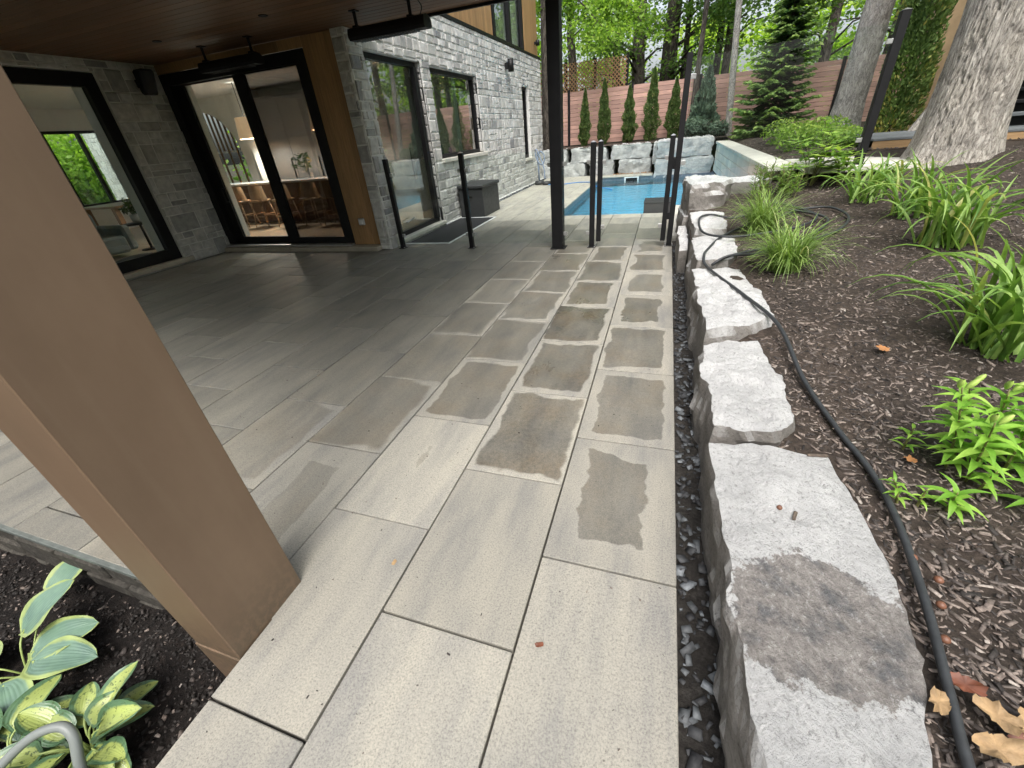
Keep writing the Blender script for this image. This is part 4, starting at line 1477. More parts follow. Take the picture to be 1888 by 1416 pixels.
def fence_post(x, y, z0, z1, label, cap=True, foot=True, w_=FP, name='fence_post'):
    t = thing(name, label, 'fence post', (x, y, z0), 'black posts of the glass pool fence')
    h = w_ / 2
    box('shaft', x - h, x + h, y - h, y + h, z0 + (.01 if foot else 0), z1, 'black', t, .004)
    if foot:
        box('foot_plate', x - h * 1.7, x + h * 1.7, y - h * 1.7, y + h * 1.7, z0 + .001, z0 + .011, 'black', t, .003)
        for (a, b) in ((-1, -1), (1, 1), (-1, 1), (1, -1)):
            lathe('bolt', [(.008, 0), (.008, .012), (.0, .014)], 'steel', (x + a * h * 1.4, y + b * h * 1.4, z0 + .011), t, 8)
    if cap:
        V = [(x - h, y - h, z1 + .001), (x + h, y - h, z1 + .001), (x + h, y + h, z1 + .001), (x - h, y + h, z1 + .001), (x, y, z1 + .022)]
        add('cap', V, [(0, 1, 4), (1, 2, 4), (2, 3, 4), (3, 0, 4), (3, 2, 1, 0)], 'steel', t)
    return t


def glass_panel(x0, y0, x1, y1, z0, z1, z1b, label, clips=True, z0b=None):
    """10 mm glass between two points, top may slope"""
    z0b = z0 if z0b is None else z0b
    t = thing('glass_panel', label, 'glass panel', (x0, y0, z0), 'clear panels of the pool fence')
    d = Vector((x1 - x0, y1 - y0, 0)).normalized()
    n = Vector((-d.y, d.x, 0)) * .005
    A, B = Vector((x0, y0, 0)), Vector((x1, y1, 0))
    V = []
    for s in (-1, 1):
        for p, z in ((A, z0), (B, z0b), (B, z1b), (A, z1)):
            V.append(p + n * s + Vector((0, 0, z)))
    add('pane', V, [(0, 1, 2, 3), (7, 6, 5, 4)], 'glassf', t)
    add('edge', V, [(3, 2, 6, 7), (0, 4, 5, 1), (0, 3, 7, 4), (1, 5, 6, 2)], 'glassedge', t)
    if clips:
        for p, s, zb, zt in ((A, 1, z0, z1), (B, -1, z0b, z1b)):
            for zz in (zb + .12, zt - .22):
                q = p + d * s * .015
                box('clip', q.x - .035, q.x + .035, q.y - .014, q.y + .014, zz, zz + .055, 'steel', t, .004)
    return t


fence_post(-4.62, 7.0, 0, 1.50, 'black glass fence post against the stone wall corner')
fence_post(-3.17, 6.98, 0, 1.50, 'black glass fence post in front of the door mat')
fence_post(-1.03, 6.99, 0, 1.50, 'black hinge post of the pool gate beside the tall column')
fence_post(.165, 7.06, 0, 2.40, 'tall black latch post where the paving meets the boulders', cap=False)
glass_panel(-4.575, 7.0, -3.215, 6.985, .08, 1.44, 1.44, 'glass fence panel between the stone wall and the first post')
glass_panel(-3.12, 6.98, -1.68, 6.955, .08, 1.44, 1.44, 'glass fence panel between the mat and the tall column')
glass_panel(-1.475, 6.955, -1.075, 6.985, .08, 1.44, 1.44, 'narrow glass fence panel between column and hinge post')
gt = thing('pool_gate', 'glass pool gate with two black stiles', 'gate', (-.92, 7.0, .1))
for x in (-.925, .065):
    box('stile', x - .035, x + .035, 6.975, 7.045, .09, 1.50, 'black', gt, .004)
    V = [(x - .035, 6.975, 1.501), (x + .035, 6.975, 1.501), (x + .035, 7.045, 1.501), (x - .035, 7.045, 1.501), (x, 7.01, 1.522)]
    add('cap', V, [(0, 1, 4), (1, 2, 4), (2, 3, 4), (3, 0, 4), (3, 2, 1, 0)], 'steel', gt)
V, F = box_geo(-.888, .028, 7.005, 7.015, .13, 1.42)
add('pane', V, F, 'glassf', gt)
V, F = box_geo(-.888, .028, 7.005, 7.015, 1.4205, 1.4245)
add('edge', V, F, 'glassedge', gt)
for x in (-.87, .01):
    for z in (.28, 1.2):
        box('clip', x - .03, x + .03, 6.996, 7.024, z, z + .06, 'steel', gt, .004)
box('latch', .10, .128, 6.985, 7.04, 1.08, 1.22, 'black', gt)
box('latch', .10, .128, 6.985, 7.04, .40, .50, 'black', gt)
fence_post(2.62, 7.88, .92, 2.60, 'black glass fence post standing in the bed beside the big trunk', cap=True, foot=False, w_=.1)
glass_panel(.22, 7.08, 2.55, 7.86, 1.0, 2.34, 2.50, 'glass fence panel over the boulders reaching the bed post', z0b=1.08)

# ------------------------------------------------------------------ pool
pool = thing('swimming_pool', 'blue swimming pool behind the glass gate', 'pool', (-.3, 13.5, -1.5))
m = MB()
X0, X1, Y0, Y1, ZB = -2.31, 1.58, 9.84, 17.66, -1.5
for q in ([(X0, Y0, ZB), (X1, Y0, ZB), (X1, Y1, ZB), (X0, Y1, ZB)],
          [(X0, Y0, ZB), (X0, Y1, ZB), (X0, Y1, -.30), (X0, Y0, -.30)],
          [(X1, Y1, ZB), (X1, Y0, ZB), (X1, Y0, -.30), (X1, Y1, -.30)],
          [(X0, Y1, ZB), (X1, Y1, ZB), (X1, Y1, -.30), (X0, Y1, -.30)],
          [(X1, Y0, ZB), (X0, Y0, ZB), (X0, Y0, -.30), (X1, Y0, -.30)]):
    m.geo(q, [(0, 1, 2, 3)])
m.build('basin', 'liner', pool)
m = MB()
m.box(X0 - .1, X0, Y0 - .1, Y1 + .1, -.34, -.046)
m.box(X1, X1 + .02, Y0 - .1, Y1 + .1, -.34, -.01)
m.box(X0, X1, Y1, Y1 + .04, -.34, -.046)
m.box(X0, X1, Y0 - .1, Y0, -.34, -.046)
m.build('waterline_band', 'tile', pool)
nx, ny = 90, 160
Vw = []
for j in range(ny + 1):
    for i in range(nx + 1):
        x = X0 + .002 + (X1 - X0 - .004) * i / nx
        y = Y0 + .002 + (Y1 - Y0 - .004) * j / ny
        Vw.append((x, y, -.155 + .006 * noise.noise(Vector((x * 2.3, y * 4.2, 0))) + .003 * noise.noise(Vector((x * 7, y * 9, 2)))))
Fw = [(j * (nx + 1) + i, j * (nx + 1) + i + 1, (j + 1) * (nx + 1) + i + 1, (j + 1) * (nx + 1) + i) for j in range(ny) for i in range(nx)]
add('water', Vw, Fw, 'water', pool, smooth=True)
box('bench_step', -1.0, .4, Y0, Y0 + .7, -1.4, -.35, 'liner', pool, .01)
sk = thing('skimmer', None, None, (-1.16, 17.64, -.2), parent=pool)
m = MB()
for a in ((-1.42, -.90, -.075, -.045), (-1.42, -1.37, -.24, -.075), (-.95, -.90, -.24, -.075)):
    m.box(a[0], a[1], 17.62, 17.66, a[2], a[3])
m.build('frame', 'whitep', sk)
box('mouth', -1.37, -.95, 17.645, 17.66, -.24, -.075, 'black', sk, 0)
bs = thing('pool_cover_box', 'low black box at the near edge of the pool', 'box', (-.1, 10.0, -.1))
box('body', -.36, .18, 9.95, 10.62, -.4, .185, 'rust', bs, .012)
box('lid', -.37, .19, 9.94, 10.63, .186, .20, 'blackp', bs, .004)
# pool edge slab at the foot of the boulders
tag(box('pool_ledge', .223, 1.6, 7.7, 10.78, -.4, .003, 'sill', bev=.01), kind='structure')

# ------------------------------------------------------------------ boulders
def rock_mesh(outline, z0, z1, seed, rough=.03, top_tilt=0.0, n=56, lay=8, bulge=.03):
    """irregular split block over a plan outline"""
    pts = [Vector((p[0], p[1], 0)) for p in outline]
    cen = sum(pts, Vector()) / len(pts)
    # resample outline
    seg = []
    per = sum((pts[(i + 1) % len(pts)] - pts[i]).length for i in range(len(pts)))
    step = per / n
    for i in range(len(pts)):
        a, b = pts[i], pts[(i + 1) % len(pts)]
        k = max(1, round((b - a).length / step))
        for q in range(k):
            seg.append(a.lerp(b, q / k))
    n = len(seg)
    V = []
    H = z1 - z0

    def nz(p, s):
        return noise.fractal(Vector((p.x * s + seed * 7.3, p.y * s, p.z * s)), 1.0, 2.1, 5)
    for l in range(lay + 1):
        t = l / lay
        z = z0 + H * t
        shrink = 1 - .05 * max(0, (t - .9) / .1) - bulge * (1 - t) * (seed % 3 == 0)
        for p in seg:
            q = cen + (p - cen) * shrink
            q = Vector((q.x, q.y, z))
            dr = (p - cen).normalized()
            q += dr * rough * (1.2 * nz(q, 3.2) + .7 * nz(q, 10) + .7 * nz(Vector((q.x * .35, q.y * .35, q.z * 1.6 + .1 * q.y)), 14))
            if l > 0:
                q.z += rough * .55 * nz(q, 5) * t + top_tilt * (q.y - cen.y) * t
            V.append(q)
    F = []
    for l in range(lay):
        for i in range(n):
            F.append((l * n + i, l * n + (i + 1) % n, (l + 1) * n + (i + 1) % n, (l + 1) * n + i))
    # top: jittered grid inside the rim, triangulated
    from mathutils.geometry import delaunay_2d_cdt
    rim = V[lay * n:(lay + 1) * n]
    xs_, ys_ = [p.x for p in rim], [p.y for p in rim]
    jr = random.Random(seed)
    gsz = max(.022, (max(ys_) - min(ys_)) / 46)
    pin = [Vector((p.x, p.y)) for p in rim]
    yy = min(ys_)
    while yy < max(ys_):
        xx = min(xs_)
        while xx < max(xs_):
            pin.append(Vector((xx + jr.uniform(-.35, .35) * gsz, yy + jr.uniform(-.35, .35) * gsz)))
            xx += gsz
        yy += gsz
    vo, eo, fo, ov, oe, of = delaunay_2d_cdt(pin, [(i, (i + 1) % n) for i in range(n)], [], 1, 1e-6)
    idx = []
    for i, p in enumerate(vo):
        src = [k for k in ov[i] if k < n]
        if src:
            idx.append(lay * n + src[0])
        else:
            q = Vector((p.x, p.y, z1))
            de = min((p - pin[k]).length for k in range(n))
            q.z = z1 + top_tilt * (q.y - cen.y) + min(1, de / .06) * rough * (.9 * nz(q, 5) + .5 * nz(q, 15)) + .007 * min(1, de / .05)
            idx.append(len(V))
            V.append(q)
    for q in fo:
        F.append(tuple(idx[i] for i in q))
    return V, F


def boulder(label, outline, z0, z1, seed, mat='rock', **kw):
    V, F = rock_mesh(outline, z0, z1, seed, **kw)
    c = sum((Vector(p) for p in V), Vector()) / len(V)
    o = add('boulder', V, F, mat, origin=(c.x, c.y, z0), smooth=True)
    o.data.set_sharp_from_angle(angle=radians(28))
    tag(o, label, 'boulder', 'limestone blocks edging the mulch bed')
    return o


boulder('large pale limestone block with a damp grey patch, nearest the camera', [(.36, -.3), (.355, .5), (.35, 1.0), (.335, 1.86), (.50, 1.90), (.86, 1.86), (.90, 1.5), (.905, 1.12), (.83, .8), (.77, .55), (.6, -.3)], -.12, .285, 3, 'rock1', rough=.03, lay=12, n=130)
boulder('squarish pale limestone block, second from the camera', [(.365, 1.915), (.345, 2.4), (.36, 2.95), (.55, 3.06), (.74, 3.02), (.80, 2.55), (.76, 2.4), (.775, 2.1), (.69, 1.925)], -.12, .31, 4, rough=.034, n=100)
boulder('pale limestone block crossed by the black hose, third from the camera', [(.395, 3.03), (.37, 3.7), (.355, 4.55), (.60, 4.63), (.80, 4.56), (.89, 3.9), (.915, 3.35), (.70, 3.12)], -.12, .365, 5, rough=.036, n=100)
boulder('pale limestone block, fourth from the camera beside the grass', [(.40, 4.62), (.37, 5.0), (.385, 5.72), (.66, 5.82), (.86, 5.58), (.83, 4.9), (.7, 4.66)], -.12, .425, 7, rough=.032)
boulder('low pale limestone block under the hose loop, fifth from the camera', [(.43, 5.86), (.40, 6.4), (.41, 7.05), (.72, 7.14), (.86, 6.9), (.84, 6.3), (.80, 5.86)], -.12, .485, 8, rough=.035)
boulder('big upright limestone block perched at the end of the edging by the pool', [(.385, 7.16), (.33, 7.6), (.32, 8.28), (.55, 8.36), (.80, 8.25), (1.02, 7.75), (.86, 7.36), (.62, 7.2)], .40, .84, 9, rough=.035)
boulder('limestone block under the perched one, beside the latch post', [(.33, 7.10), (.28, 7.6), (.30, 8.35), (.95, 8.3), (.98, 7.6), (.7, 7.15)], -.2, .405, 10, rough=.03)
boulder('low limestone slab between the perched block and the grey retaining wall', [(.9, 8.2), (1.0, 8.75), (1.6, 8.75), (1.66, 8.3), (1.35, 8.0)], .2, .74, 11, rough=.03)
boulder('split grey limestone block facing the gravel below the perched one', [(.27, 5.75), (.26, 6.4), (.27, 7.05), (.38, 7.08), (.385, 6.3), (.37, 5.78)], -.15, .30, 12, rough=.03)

bw = thing('boulder_wall', 'two-course wall of big grey limestone blocks behind the pool', 'wall', (-1.5, 18.7, 0))


def course_block(x0, x1, y0, y1, z0, z1, seed):
    j = random.Random(seed)
    x0, x1 = x0 + .035, x1 - .035
    z1 -= .02
    o_ = [(x0 + j.uniform(0, .05), y0 + j.uniform(-.04, .06)), ((x0 + x1) / 2, y0 + j.uniform(-.05, .03)), (x1 - j.uniform(0, .05), y0 + j.uniform(-.03, .06)), (x1 - .02, y1), (x0 + .02, y1)]
    V, F = rock_mesh(o_, z0, z1, seed, rough=.05, n=52, lay=7)
    o = add('block', V, F, 'rockg', bw, smooth=True)
    o.data.set_sharp_from_angle(angle=radians(40))
    return o


def mk_rockg():
    g = NG('grey_limestone')
    P = g.pos()
    n = g.noise(P, 3.5, 8, 0.7, 0.5)
    c = g.ramp(n, [(0.3, (0.24, 0.25, 0.255)), (0.5, (0.42, 0.43, 0.43)), (0.72, (0.62, 0.62, 0.61))])
    g.bump(g.noise(g.scale(P, 1, 1, 1.7), 5, 9, 0.75, 0.6), 1.0, 0.085)
    return g.set(c, 0.85, 0, 0.3)


MAT['rockg'] = mk_rockg()
course_block(-5.4, -4.1, 18.45, 19.2, -.1, .50, 21)
course_block(-4.08, -2.96, 18.45, 19.2, -.1, .48, 22)
course_block(-2.92, -1.88, 18.45, 19.2, -.1, .50, 23)
course_block(-1.78, -.45, 18.45, 19.2, -.1, .50, 24)
course_block(-5.4, -3.75, 18.50, 19.2, .50, .99, 25)
course_block(-3.70, -2.16, 18.50, 19.2, .49, .98, 26)
course_block(-2.12, -.55, 18.50, 19.2, .51, .99, 27)
course_block(-.52, -.30, 18.1, 19.1, .3, 1.0, 28)
course_block(-.42, 1.60, 17.67, 18.9, -.2, .50, 29)
course_block(-.40, 1.58, 17.72, 18.9, .51, 1.06, 30)

# retaining wall of blocks right of the pool, with a capped ledge
rw = thing('retaining_wall', 'grey split block retaining wall with pale coping right of the pool', 'wall', (1.75, 13, 0))
bm_ = new_mesh('block', *box_geo(0, .24, 0, .6, 0, .2, .008), 'block')
for r in range(4):
    y = 8.3 + (.3 if r % 2 else 0)
    while y < 17.6:
        ln = min(.595, 17.64 - y)
        put('block', bm_, (1.60, y, .02 + r * .205), rw, scale=(1, ln / .6, 1))
        y += .6
y = 8.3
cm = new_mesh('coping_stone', *box_geo(0, .42, 0, .6, 0, .07, .008), 'sill')
while y < 17.6:
    put('coping_stone', cm, (1.56, y, .845), rw, scale=(1, min(.596, 17.64 - y) / .6, 1))
    y += .6
lw = thing('stone_landing', 'pale flagstone landing behind the bed plants', 'paving', (2.5, 8.5, .85))
fl = random.Random(8)
for i in range(3):
    for j in range(3):
        a, b = 1.99 + i * .62, 7.72 + j * .54
        box('flagstone', a + .006, a + .614, b + .006, b + .534, .84, .925 + fl.uniform(-.004, .004), 'sill', lw, .01)

# grey deck with tan side and black steps at the far right
dk = thing('garden_deck', 'grey board deck with tan side behind the big trunk', 'deck', (5, 10, .9))
for k in range(12):
    box('deck_board', 3.25, 9.0, 9.42 + k * .146, 9.42 + k * .146 + .14, 1.10, 1.135, 'deckwood', dk, .004)
box('side_board', 3.26, 9.0, 9.43, 9.46, .9, 1.098, 'tanwood', dk, .004)
gs = thing('garden_steps', 'black open-tread garden steps beyond the big trunk', 'steps', (6, 10.6, 1.1))
for k in range(7):
    box('tread', 5.05 + .05 * k, 9.0, 10.15 + k * .28, 10.15 + k * .28 + .27, 1.28 + k * .17, 1.33 + k * .17, 'deckwood' if k < 1 else 'black', gs, .005)
    box('riser', 5.06 + .05 * k, 9.0, 10.40 + k * .28, 10.42 + k * .28, 1.14 + k * .17, 1.28 + k * .17, 'black', gs, .003)
nb = thing('tan_house', 'tan stucco neighbouring house wall behind the cedar hedge', 'house', (6, 14, 0))
box('wall', 5.0, 12, 13.2, 13.9, .9, 7.5, 'tanwall', nb, .01)
box('window', 6.2, 7.4, 13.18, 13.21, 3.2, 4.6, 'black', nb, .01)
box('roof', 4.9, 12.3, 12.9, 14.2, 7.5, 7.7, 'blackp', nb, .02)

# ------------------------------------------------------------------ cedar fence, lattice
fe = thing('cedar_fence', 'reddish horizontal board fence behind the pool', 'fence', (.5, 21, 1))
xs = [-9.4, -6.8, -4.17, -1.57, .98, 3.3, 5.62, 8.0, 10.5]
bmesh_cache = {}
for a, b in zip(xs[:-1], xs[1:]):
    for r in range(13):
        z0 = 1.03 + r * .150
        L = b - a - .1
        k = round(L, 2)
        if k not in bmesh_cache:
            bmesh_cache[k] = new_mesh('board', *box_geo(-L / 2, L / 2, -.012, .012, 0, .141, .004), 'fence')
        put('board', bmesh_cache[k], ((a + b) / 2, 21.0 + rnd.uniform(-.004, .004), z0), fe)
for x in xs:
    box('post', x - .05, x + .05, 20.94, 21.06, .95, 3.06, 'black', fe, .004)
la = thing('lattice_screen', 'tan diagonal lattice screen rising behind the fence', 'lattice', (-3.1, 21.4, 2.6))
m = MB()
LX0, LX1, LZ0, LZ1 = -5.8, -1.86, 2.7, 4.0
s = LX0 - (LZ1 - LZ0)
while s < LX1:
    for sg in (1, -1):
        # line x = s + t, z from LZ0 (sg=1) or LZ1 downwards
        a, b = max(0, LX0 - s), min(LZ1 - LZ0, LX1 - s)
        if b > a:
            z_a = LZ0 + a if sg > 0 else LZ1 - a
            z_b = LZ0 + b if sg > 0 else LZ1 - b
            yy = 21.40 + (.006 if sg > 0 else -.006)
            d = .024
            V = [(s + a - d, yy, z_a), (s + a + d, yy, z_a), (s + b + d, yy, z_b), (s + b - d, yy, z_b)]
            V += [(x, y + .008, z) for x, y, z in V]
            m.geo(V, [(0, 1, 2, 3), (7, 6, 5, 4), (0, 3, 7, 4), (1, 5, 6, 2)])
    s += .15
m.build('slats', 'lattice', la)['kind'] = 'stuff'
for x in (-4.39, -3.16, -1.86, -5.75):
    box('post', x - .06, x + .06, 21.43, 21.55, .9, 4.06, 'black', la, .005)

# ------------------------------------------------------------------ trees
def trunk_geo(base, top, r0, r1, seed, n=12, seg=10, flare=1.5, wob=.12):
    r = random.Random(seed)
    b, t = Vector(base), Vector(top)
    pts, rad = [], []
    for i in range(seg + 1):
        k = i / seg
        p = b.lerp(t, k) + Vector((r.uniform(-wob, wob), r.uniform(-wob, wob), 0)) * (0 if i == 0 else k)
        pts.append(p)
        rad.append((r0 + (r1 - r0) * k) * (1 + (flare - 1) * max(0, 1 - k * 9) ** 2))
    return pts, rad


def tree(name, label, x, y, z0, h, r0, mat, lmat, seed, crown_lo, crown_r, nclus, nleaf, lsize, lean=(0, 0), group='trees behind the fence', hang=0.5, cspread=.8):
    r = random.Random(seed)
    rg = np.random.default_rng(seed)
    t = thing(name, label, 'tree', (x, y, z0), group)
    pts, rad = trunk_geo((x, y, z0 - .1), (x + lean[0], y + lean[1], z0 + h), r0, r0 * .3, seed)
    m = MB()
    m.tube(pts, rad, 12)
    P, N, D, S, T = [], [], [], [], []
    for c in range(nclus):
        k = r.uniform(0, 1)
        zz = z0 + crown_lo + (h - crown_lo) * k
        a = r.uniform(0, 2 * pi)
        rr = crown_r * (1 - .55 * k) * r.uniform(.35, 1.0)
        ax = Vector((x + lean[0] * (zz - z0) / h, y + lean[1] * (zz - z0) / h, zz))
        cc = ax + Vector((cos(a) * rr, sin(a) * rr, r.uniform(-.5, .3) * hang))
        s0 = ax + Vector((0, 0, -.25 * rr - .2))
        if c % 2 == 0:
            mid = s0.lerp(cc, .5) + Vector((0, 0, .12 * rr))
            m.tube([s0, mid, cc], [r0 * .18 * (1 - .6 * k) + .012, r0 * .1 * (1 - .6 * k) + .01, .006], 5)
        nl = max(3, nleaf // nclus)
        q = rg.normal(size=(nl, 3)) * np.array([cspread, cspread, cspread * .38]) * (.7 + .3 * r.random())
        # leaves hang on sub-sprays
        P.append(np.array(cc) + q)
        nn = unit(rg.normal(size=(nl, 3)) * .55 + np.array([0, 0, 1.0]))
        N.append(nn)
        D.append(unit(np.cross(nn, rg.normal(size=(nl, 3)))))
        S.append(lsize * rg.uniform(.6, 1.35, nl))
        T.append(np.clip(r.uniform(.2, .8) + rg.normal(size=nl) * .16, 0, 1))
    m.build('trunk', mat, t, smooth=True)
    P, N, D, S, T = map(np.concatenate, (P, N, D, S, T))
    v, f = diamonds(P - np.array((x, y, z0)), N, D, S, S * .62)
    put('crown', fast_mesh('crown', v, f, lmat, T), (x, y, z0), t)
    return t


TB = [  # x, y, h, r, bark, leaf, crown_lo, crown_r, label
    (-1.61, 25.2, 12, .36, 'bark2', 'dleaf', 2.6, 3.2, 'thick dark trunk straight behind the lattice end'),
    (-.35, 25.6, 13, .42, 'bark2', 'dleaf', 2.7, 3.4, 'thickest dark trunk rising behind the second cedar fence panel'),
    (.33, 26.5, 11, .16, 'bark2', 'maple', 3.2, 2.4, 'thin dark trunk right beside the thickest one'),
    (1.75, 25.0, 12, .17, 'bark2', 'maple', 3.5, 2.6, 'slender dark trunk behind the fence left of the spruce'),
    (2.12, 24.4, 12, .19, 'bark2', 'dleaf', 3.9, 2.6, 'leaning dark trunk behind the fence beside the grey sapling'),
    (5.85, 24.8, 12, .23, 'bark2', 'dleaf', 2.2, 3.2, 'dark trunk behind the fence right of the spruce'),
    (-4.6, 24.5, 11, .25, 'bark2', 'maple', 2.4, 3.0, 'maple with bright leaves behind the lattice'),
    (-2.9, 27.5, 12, .25, 'bark2', 'maple', 2.0, 3.2, 'maple hanging its leaves over the middle of the lattice'),
    (8.5, 26.0, 12, .3, 'bark2', 'dleaf', 1.6, 3.4, 'broad dark tree behind the right end of the fence'),
]
for i, (x, y, h, r, bk, lm, lo, cr, lab) in enumerate(TB):
    tree('tree', lab, x, y, .95, h, r, bk, lm, 40 + i, lo, cr, 42, 3300, .09, lean=(rnd.uniform(-.3, .5), 0), cspread=.55)
FB = [(-9, 33), (-4.5, 36), (1.5, 38), (6.5, 35), (11, 37), (14.5, 31), (-13, 29)]
FLAB = ['far maple at the left edge of the wood', 'far sunlit maple behind the lattice', 'far yellow-green tree in the gap left of the spruce', 'far yellow-green tree behind the spruce', 'far tree behind the right trunk', 'far tree beyond the tan house', 'far tree hidden behind the house roof']
for i, (x, y) in enumerate(FB):
    tree('tree', FLAB[i], x, y, .9, (6.0 if i in (2, 3) else 8.0), .2, 'bark2', 'far' if i in (1, 2, 3, 4) else 'maple', 80 + i, .6, 3.2, 40, 4200, .17, group='far trees in the wood', cspread=.8)
# trees right of the garden and behind the camera side, seen in the window reflections
for i, (x, y, lab) in enumerate([(9.5, 4.5, 'tree right of the mulch bed, outside the picture'), (10.5, 18.5, 'tree behind the tan house'), (12.5, 10.0, 'tree beyond the garden steps')]):
    tree('tree', lab, x, y, .9, 10, .3, 'bark2', 'maple', 95 + i, 2.0, 3.4, 40, 6000, .15, group='trees along the right boundary', cspread=.8)
# shrubs outside the dining window
for i, (x, y) in enumerate([(-21.5, 9.2), (-23, 12.5), (-22.5, 6.0)]):
    t = thing('shrub', ['bright green shrub outside the dining window', 'shrub behind the stone wing', 'shrub left of the dining window'][i], 'shrub', (x, y, -.3))
    v, f, tn = leafy(7000, (x, y, 1.6), (1.8, 1.8, 2.3), .12, 60 + i)
    put('foliage', fast_mesh('foliage', v - np.array((x, y, -.3)), f, 'far', tn), (x, y, -.3), t)

# trunks standing in front of the fence
def bare_trunk(name, label, base, top, r0, r1, mat, seed, flare=1.3, ridge=.02, n=40, seg=60, group=None):
    t = thing(name, label, 'tree', base, group)
    b, tp_ = Vector(base), Vector(top)
    V, F = [], []
    H = (tp_ - b).length
    for i in range(seg + 1):
        k = i / seg
        c = b.lerp(tp_, k) - Vector((0, 0, .15 * (1 - k)))
        rr = r0 + (r1 - r0) * k
        hh = k * H
        for j in range(n):
            a = 2 * pi * j / n
            lob = 1 + (flare - 1) * math.exp(-hh / .38) * (1 + .35 * sin(a * 5 + seed) + .2 * sin(a * 3 + 1.3 * seed))
            d = Vector((cos(a), sin(a), 0))
            q = noise.fractal(Vector((cos(a) * rr * 26 + seed, sin(a) * rr * 26, hh * 2.6)), 1.0, 2.0, 3)
            rd = -ridge * math.exp(-(q / .10) ** 2) + ridge * .35 * noise.noise(Vector((cos(a) * rr * 9, sin(a) * rr * 9, hh * 4)))
            V.append(c + d * (rr * lob + rd))
    for i in range(seg):
        for j in range(n):
            F.append((i * n + j, i * n + (j + 1) % n, (i + 1) * n + (j + 1) % n, (i + 1) * n + j))
    add('trunk', V, F, mat, t, smooth=True)
    return t


def add_crown(t, c, rad, n, size, mat, seed):
    v, f, tn = leafy(n, c, rad, size, seed, 1.0, .6)
    o = wl(t)
    put('crown', fast_mesh('crown', v - np.array(o), f, mat, tn), o, t)


bt = bare_trunk('maple_tree', 'massive grey furrowed trunk rising from the mulch at the right', (3.72, 8.05, .86), (3.72, 8.3, 6.5), .40, .35, 'bark', 2.0, 1.5, .03, 260, 260)
add_crown(bt, (2.9, 8.6, 8.6), (2.2, 2.4, 1.7), 5000, .12, 'maple', 301)
bt = bare_trunk('maple_tree', 'tall grey trunk behind the glass panel left of the cedar hedge', (4.55, 15.6, .98), (4.75, 15.9, 8.5), .34, .26, 'bark3', 5.0, 1.45, .03, 70, 120)
add_crown(bt, (4.8, 16, 10), (2.6, 2.6, 2), 5000, .13, 'maple', 302)
bt = bare_trunk('maple_tree', 'slim pale trunk standing in front of the cedar fence', (2.12, 19.6, .95), (1.62, 19.8, 7.0), .115, .09, 'bark3', 7.0, 1.25, .012, 24, 50)
add_crown(bt, (1.7, 20, 8.3), (1.6, 1.6, 1.6), 2500, .11, 'maple', 303)
bt = bare_trunk('maple_tree', 'slim dark trunk in front of the fence behind the blue spruce', (.80, 20.75, .95), (.86, 20.8, 7.0), .10, .085, 'bark2', 8.0, 1.25, .012, 20, 40)
add_crown(bt, (.9, 21, 8.2), (1.6, 1.6, 1.6), 2500, .11, 'maple', 304)
bt = bare_trunk('maple_tree', 'brown trunk at the house corner left of the fence', (-5.0, 20.2, .95), (-4.9, 20.3, 7.5), .2, .17, 'bark2', 9.0, 1.3, .02, 30, 40)
add_crown(bt, (-5, 20.5, 8.8), (2, 2, 1.6), 3000, .12, 'maple', 305)
bt = bare_trunk('maple_tree', 'second grey trunk base half hidden behind the massive one', (4.45, 10.9, .95), (6.4, 11.6, 6.0), .22, .16, 'bark', 4.0, 1.9, .02, 60, 60)
add_crown(bt, (6.6, 11.8, 7.8), (1.8, 1.8, 1.6), 2500, .12, 'maple', 306)


# low hanging maple boughs in the upper middle of the view
def bough(label, p0, p1, nsp, nleaf, size, mat, seed):
    r = np.random.default_rng(seed)
    t = thing('hanging_bough', label, 'branch', p0, 'maple boughs over the pool')
    pts = spline([p0, Vector(p0).lerp(Vector(p1), .5) + Vector((0, 0, .35)), p1], 8)
    m = MB()
    m.tube(pts, [.05 - .04 * i / (len(pts) - 1) for i in range(len(pts))], 6)
    P = []
    for k in range(nsp):
        q = Vector(pts[int(r.integers(4, len(pts)))])
        e = q + Vector((r.normal() * .7, r.normal() * .6, -abs(r.normal()) * .45))
        m.tube([q, q.lerp(e, .5) + Vector((0, 0, .08)), e], [.012, .008, .004], 4)
        P.append(np.array(q)[None] * .35 + np.array(e)[None] * .65 + r.normal(size=(nleaf // nsp, 3)) * np.array([.36, .36, .17]))
    m.build('branch', 'bark2', t, smooth=True)
    P = np.concatenate(P)
    n = len(P)
    N = unit(r.normal(size=(n, 3)) * .45 + np.array([0, 0, 1.0]))
    D = unit(np.cross(N, r.normal(size=(n, 3))) + np.array([0, 0, -.4]))
    S = size * r.uniform(.6, 1.3, n)
    v, f = diamonds(P - np.array(p0), N, D, S, S * .65)
    put('leaves', fast_mesh('leaves', v, f, mat, np.clip(r.normal(.55, .22, n), 0, 1)), p0, t)


bough('leafy maple bough just right of the black column', (-5.2, 21.0, 6.4), (-2.6, 20.2, 4.7), 22, 2600, .075, 'maple', 401)
bough('leafy maple bough over the lattice top', (-3.4, 22.5, 6.2), (-1.0, 21.8, 4.6), 22, 2600, .08, 'maple', 402)
bough('leafy maple bough above the tall latch post', (-.6, 23, 6.4), (1.6, 21.6, 5.0), 16, 1500, .08, 'dleaf', 403)
bough('dark maple bough left of the grey trunk', (5.6, 20, 5.8), (3.3, 18.0, 4.5), 20, 2000, .085, 'dleaf', 404)


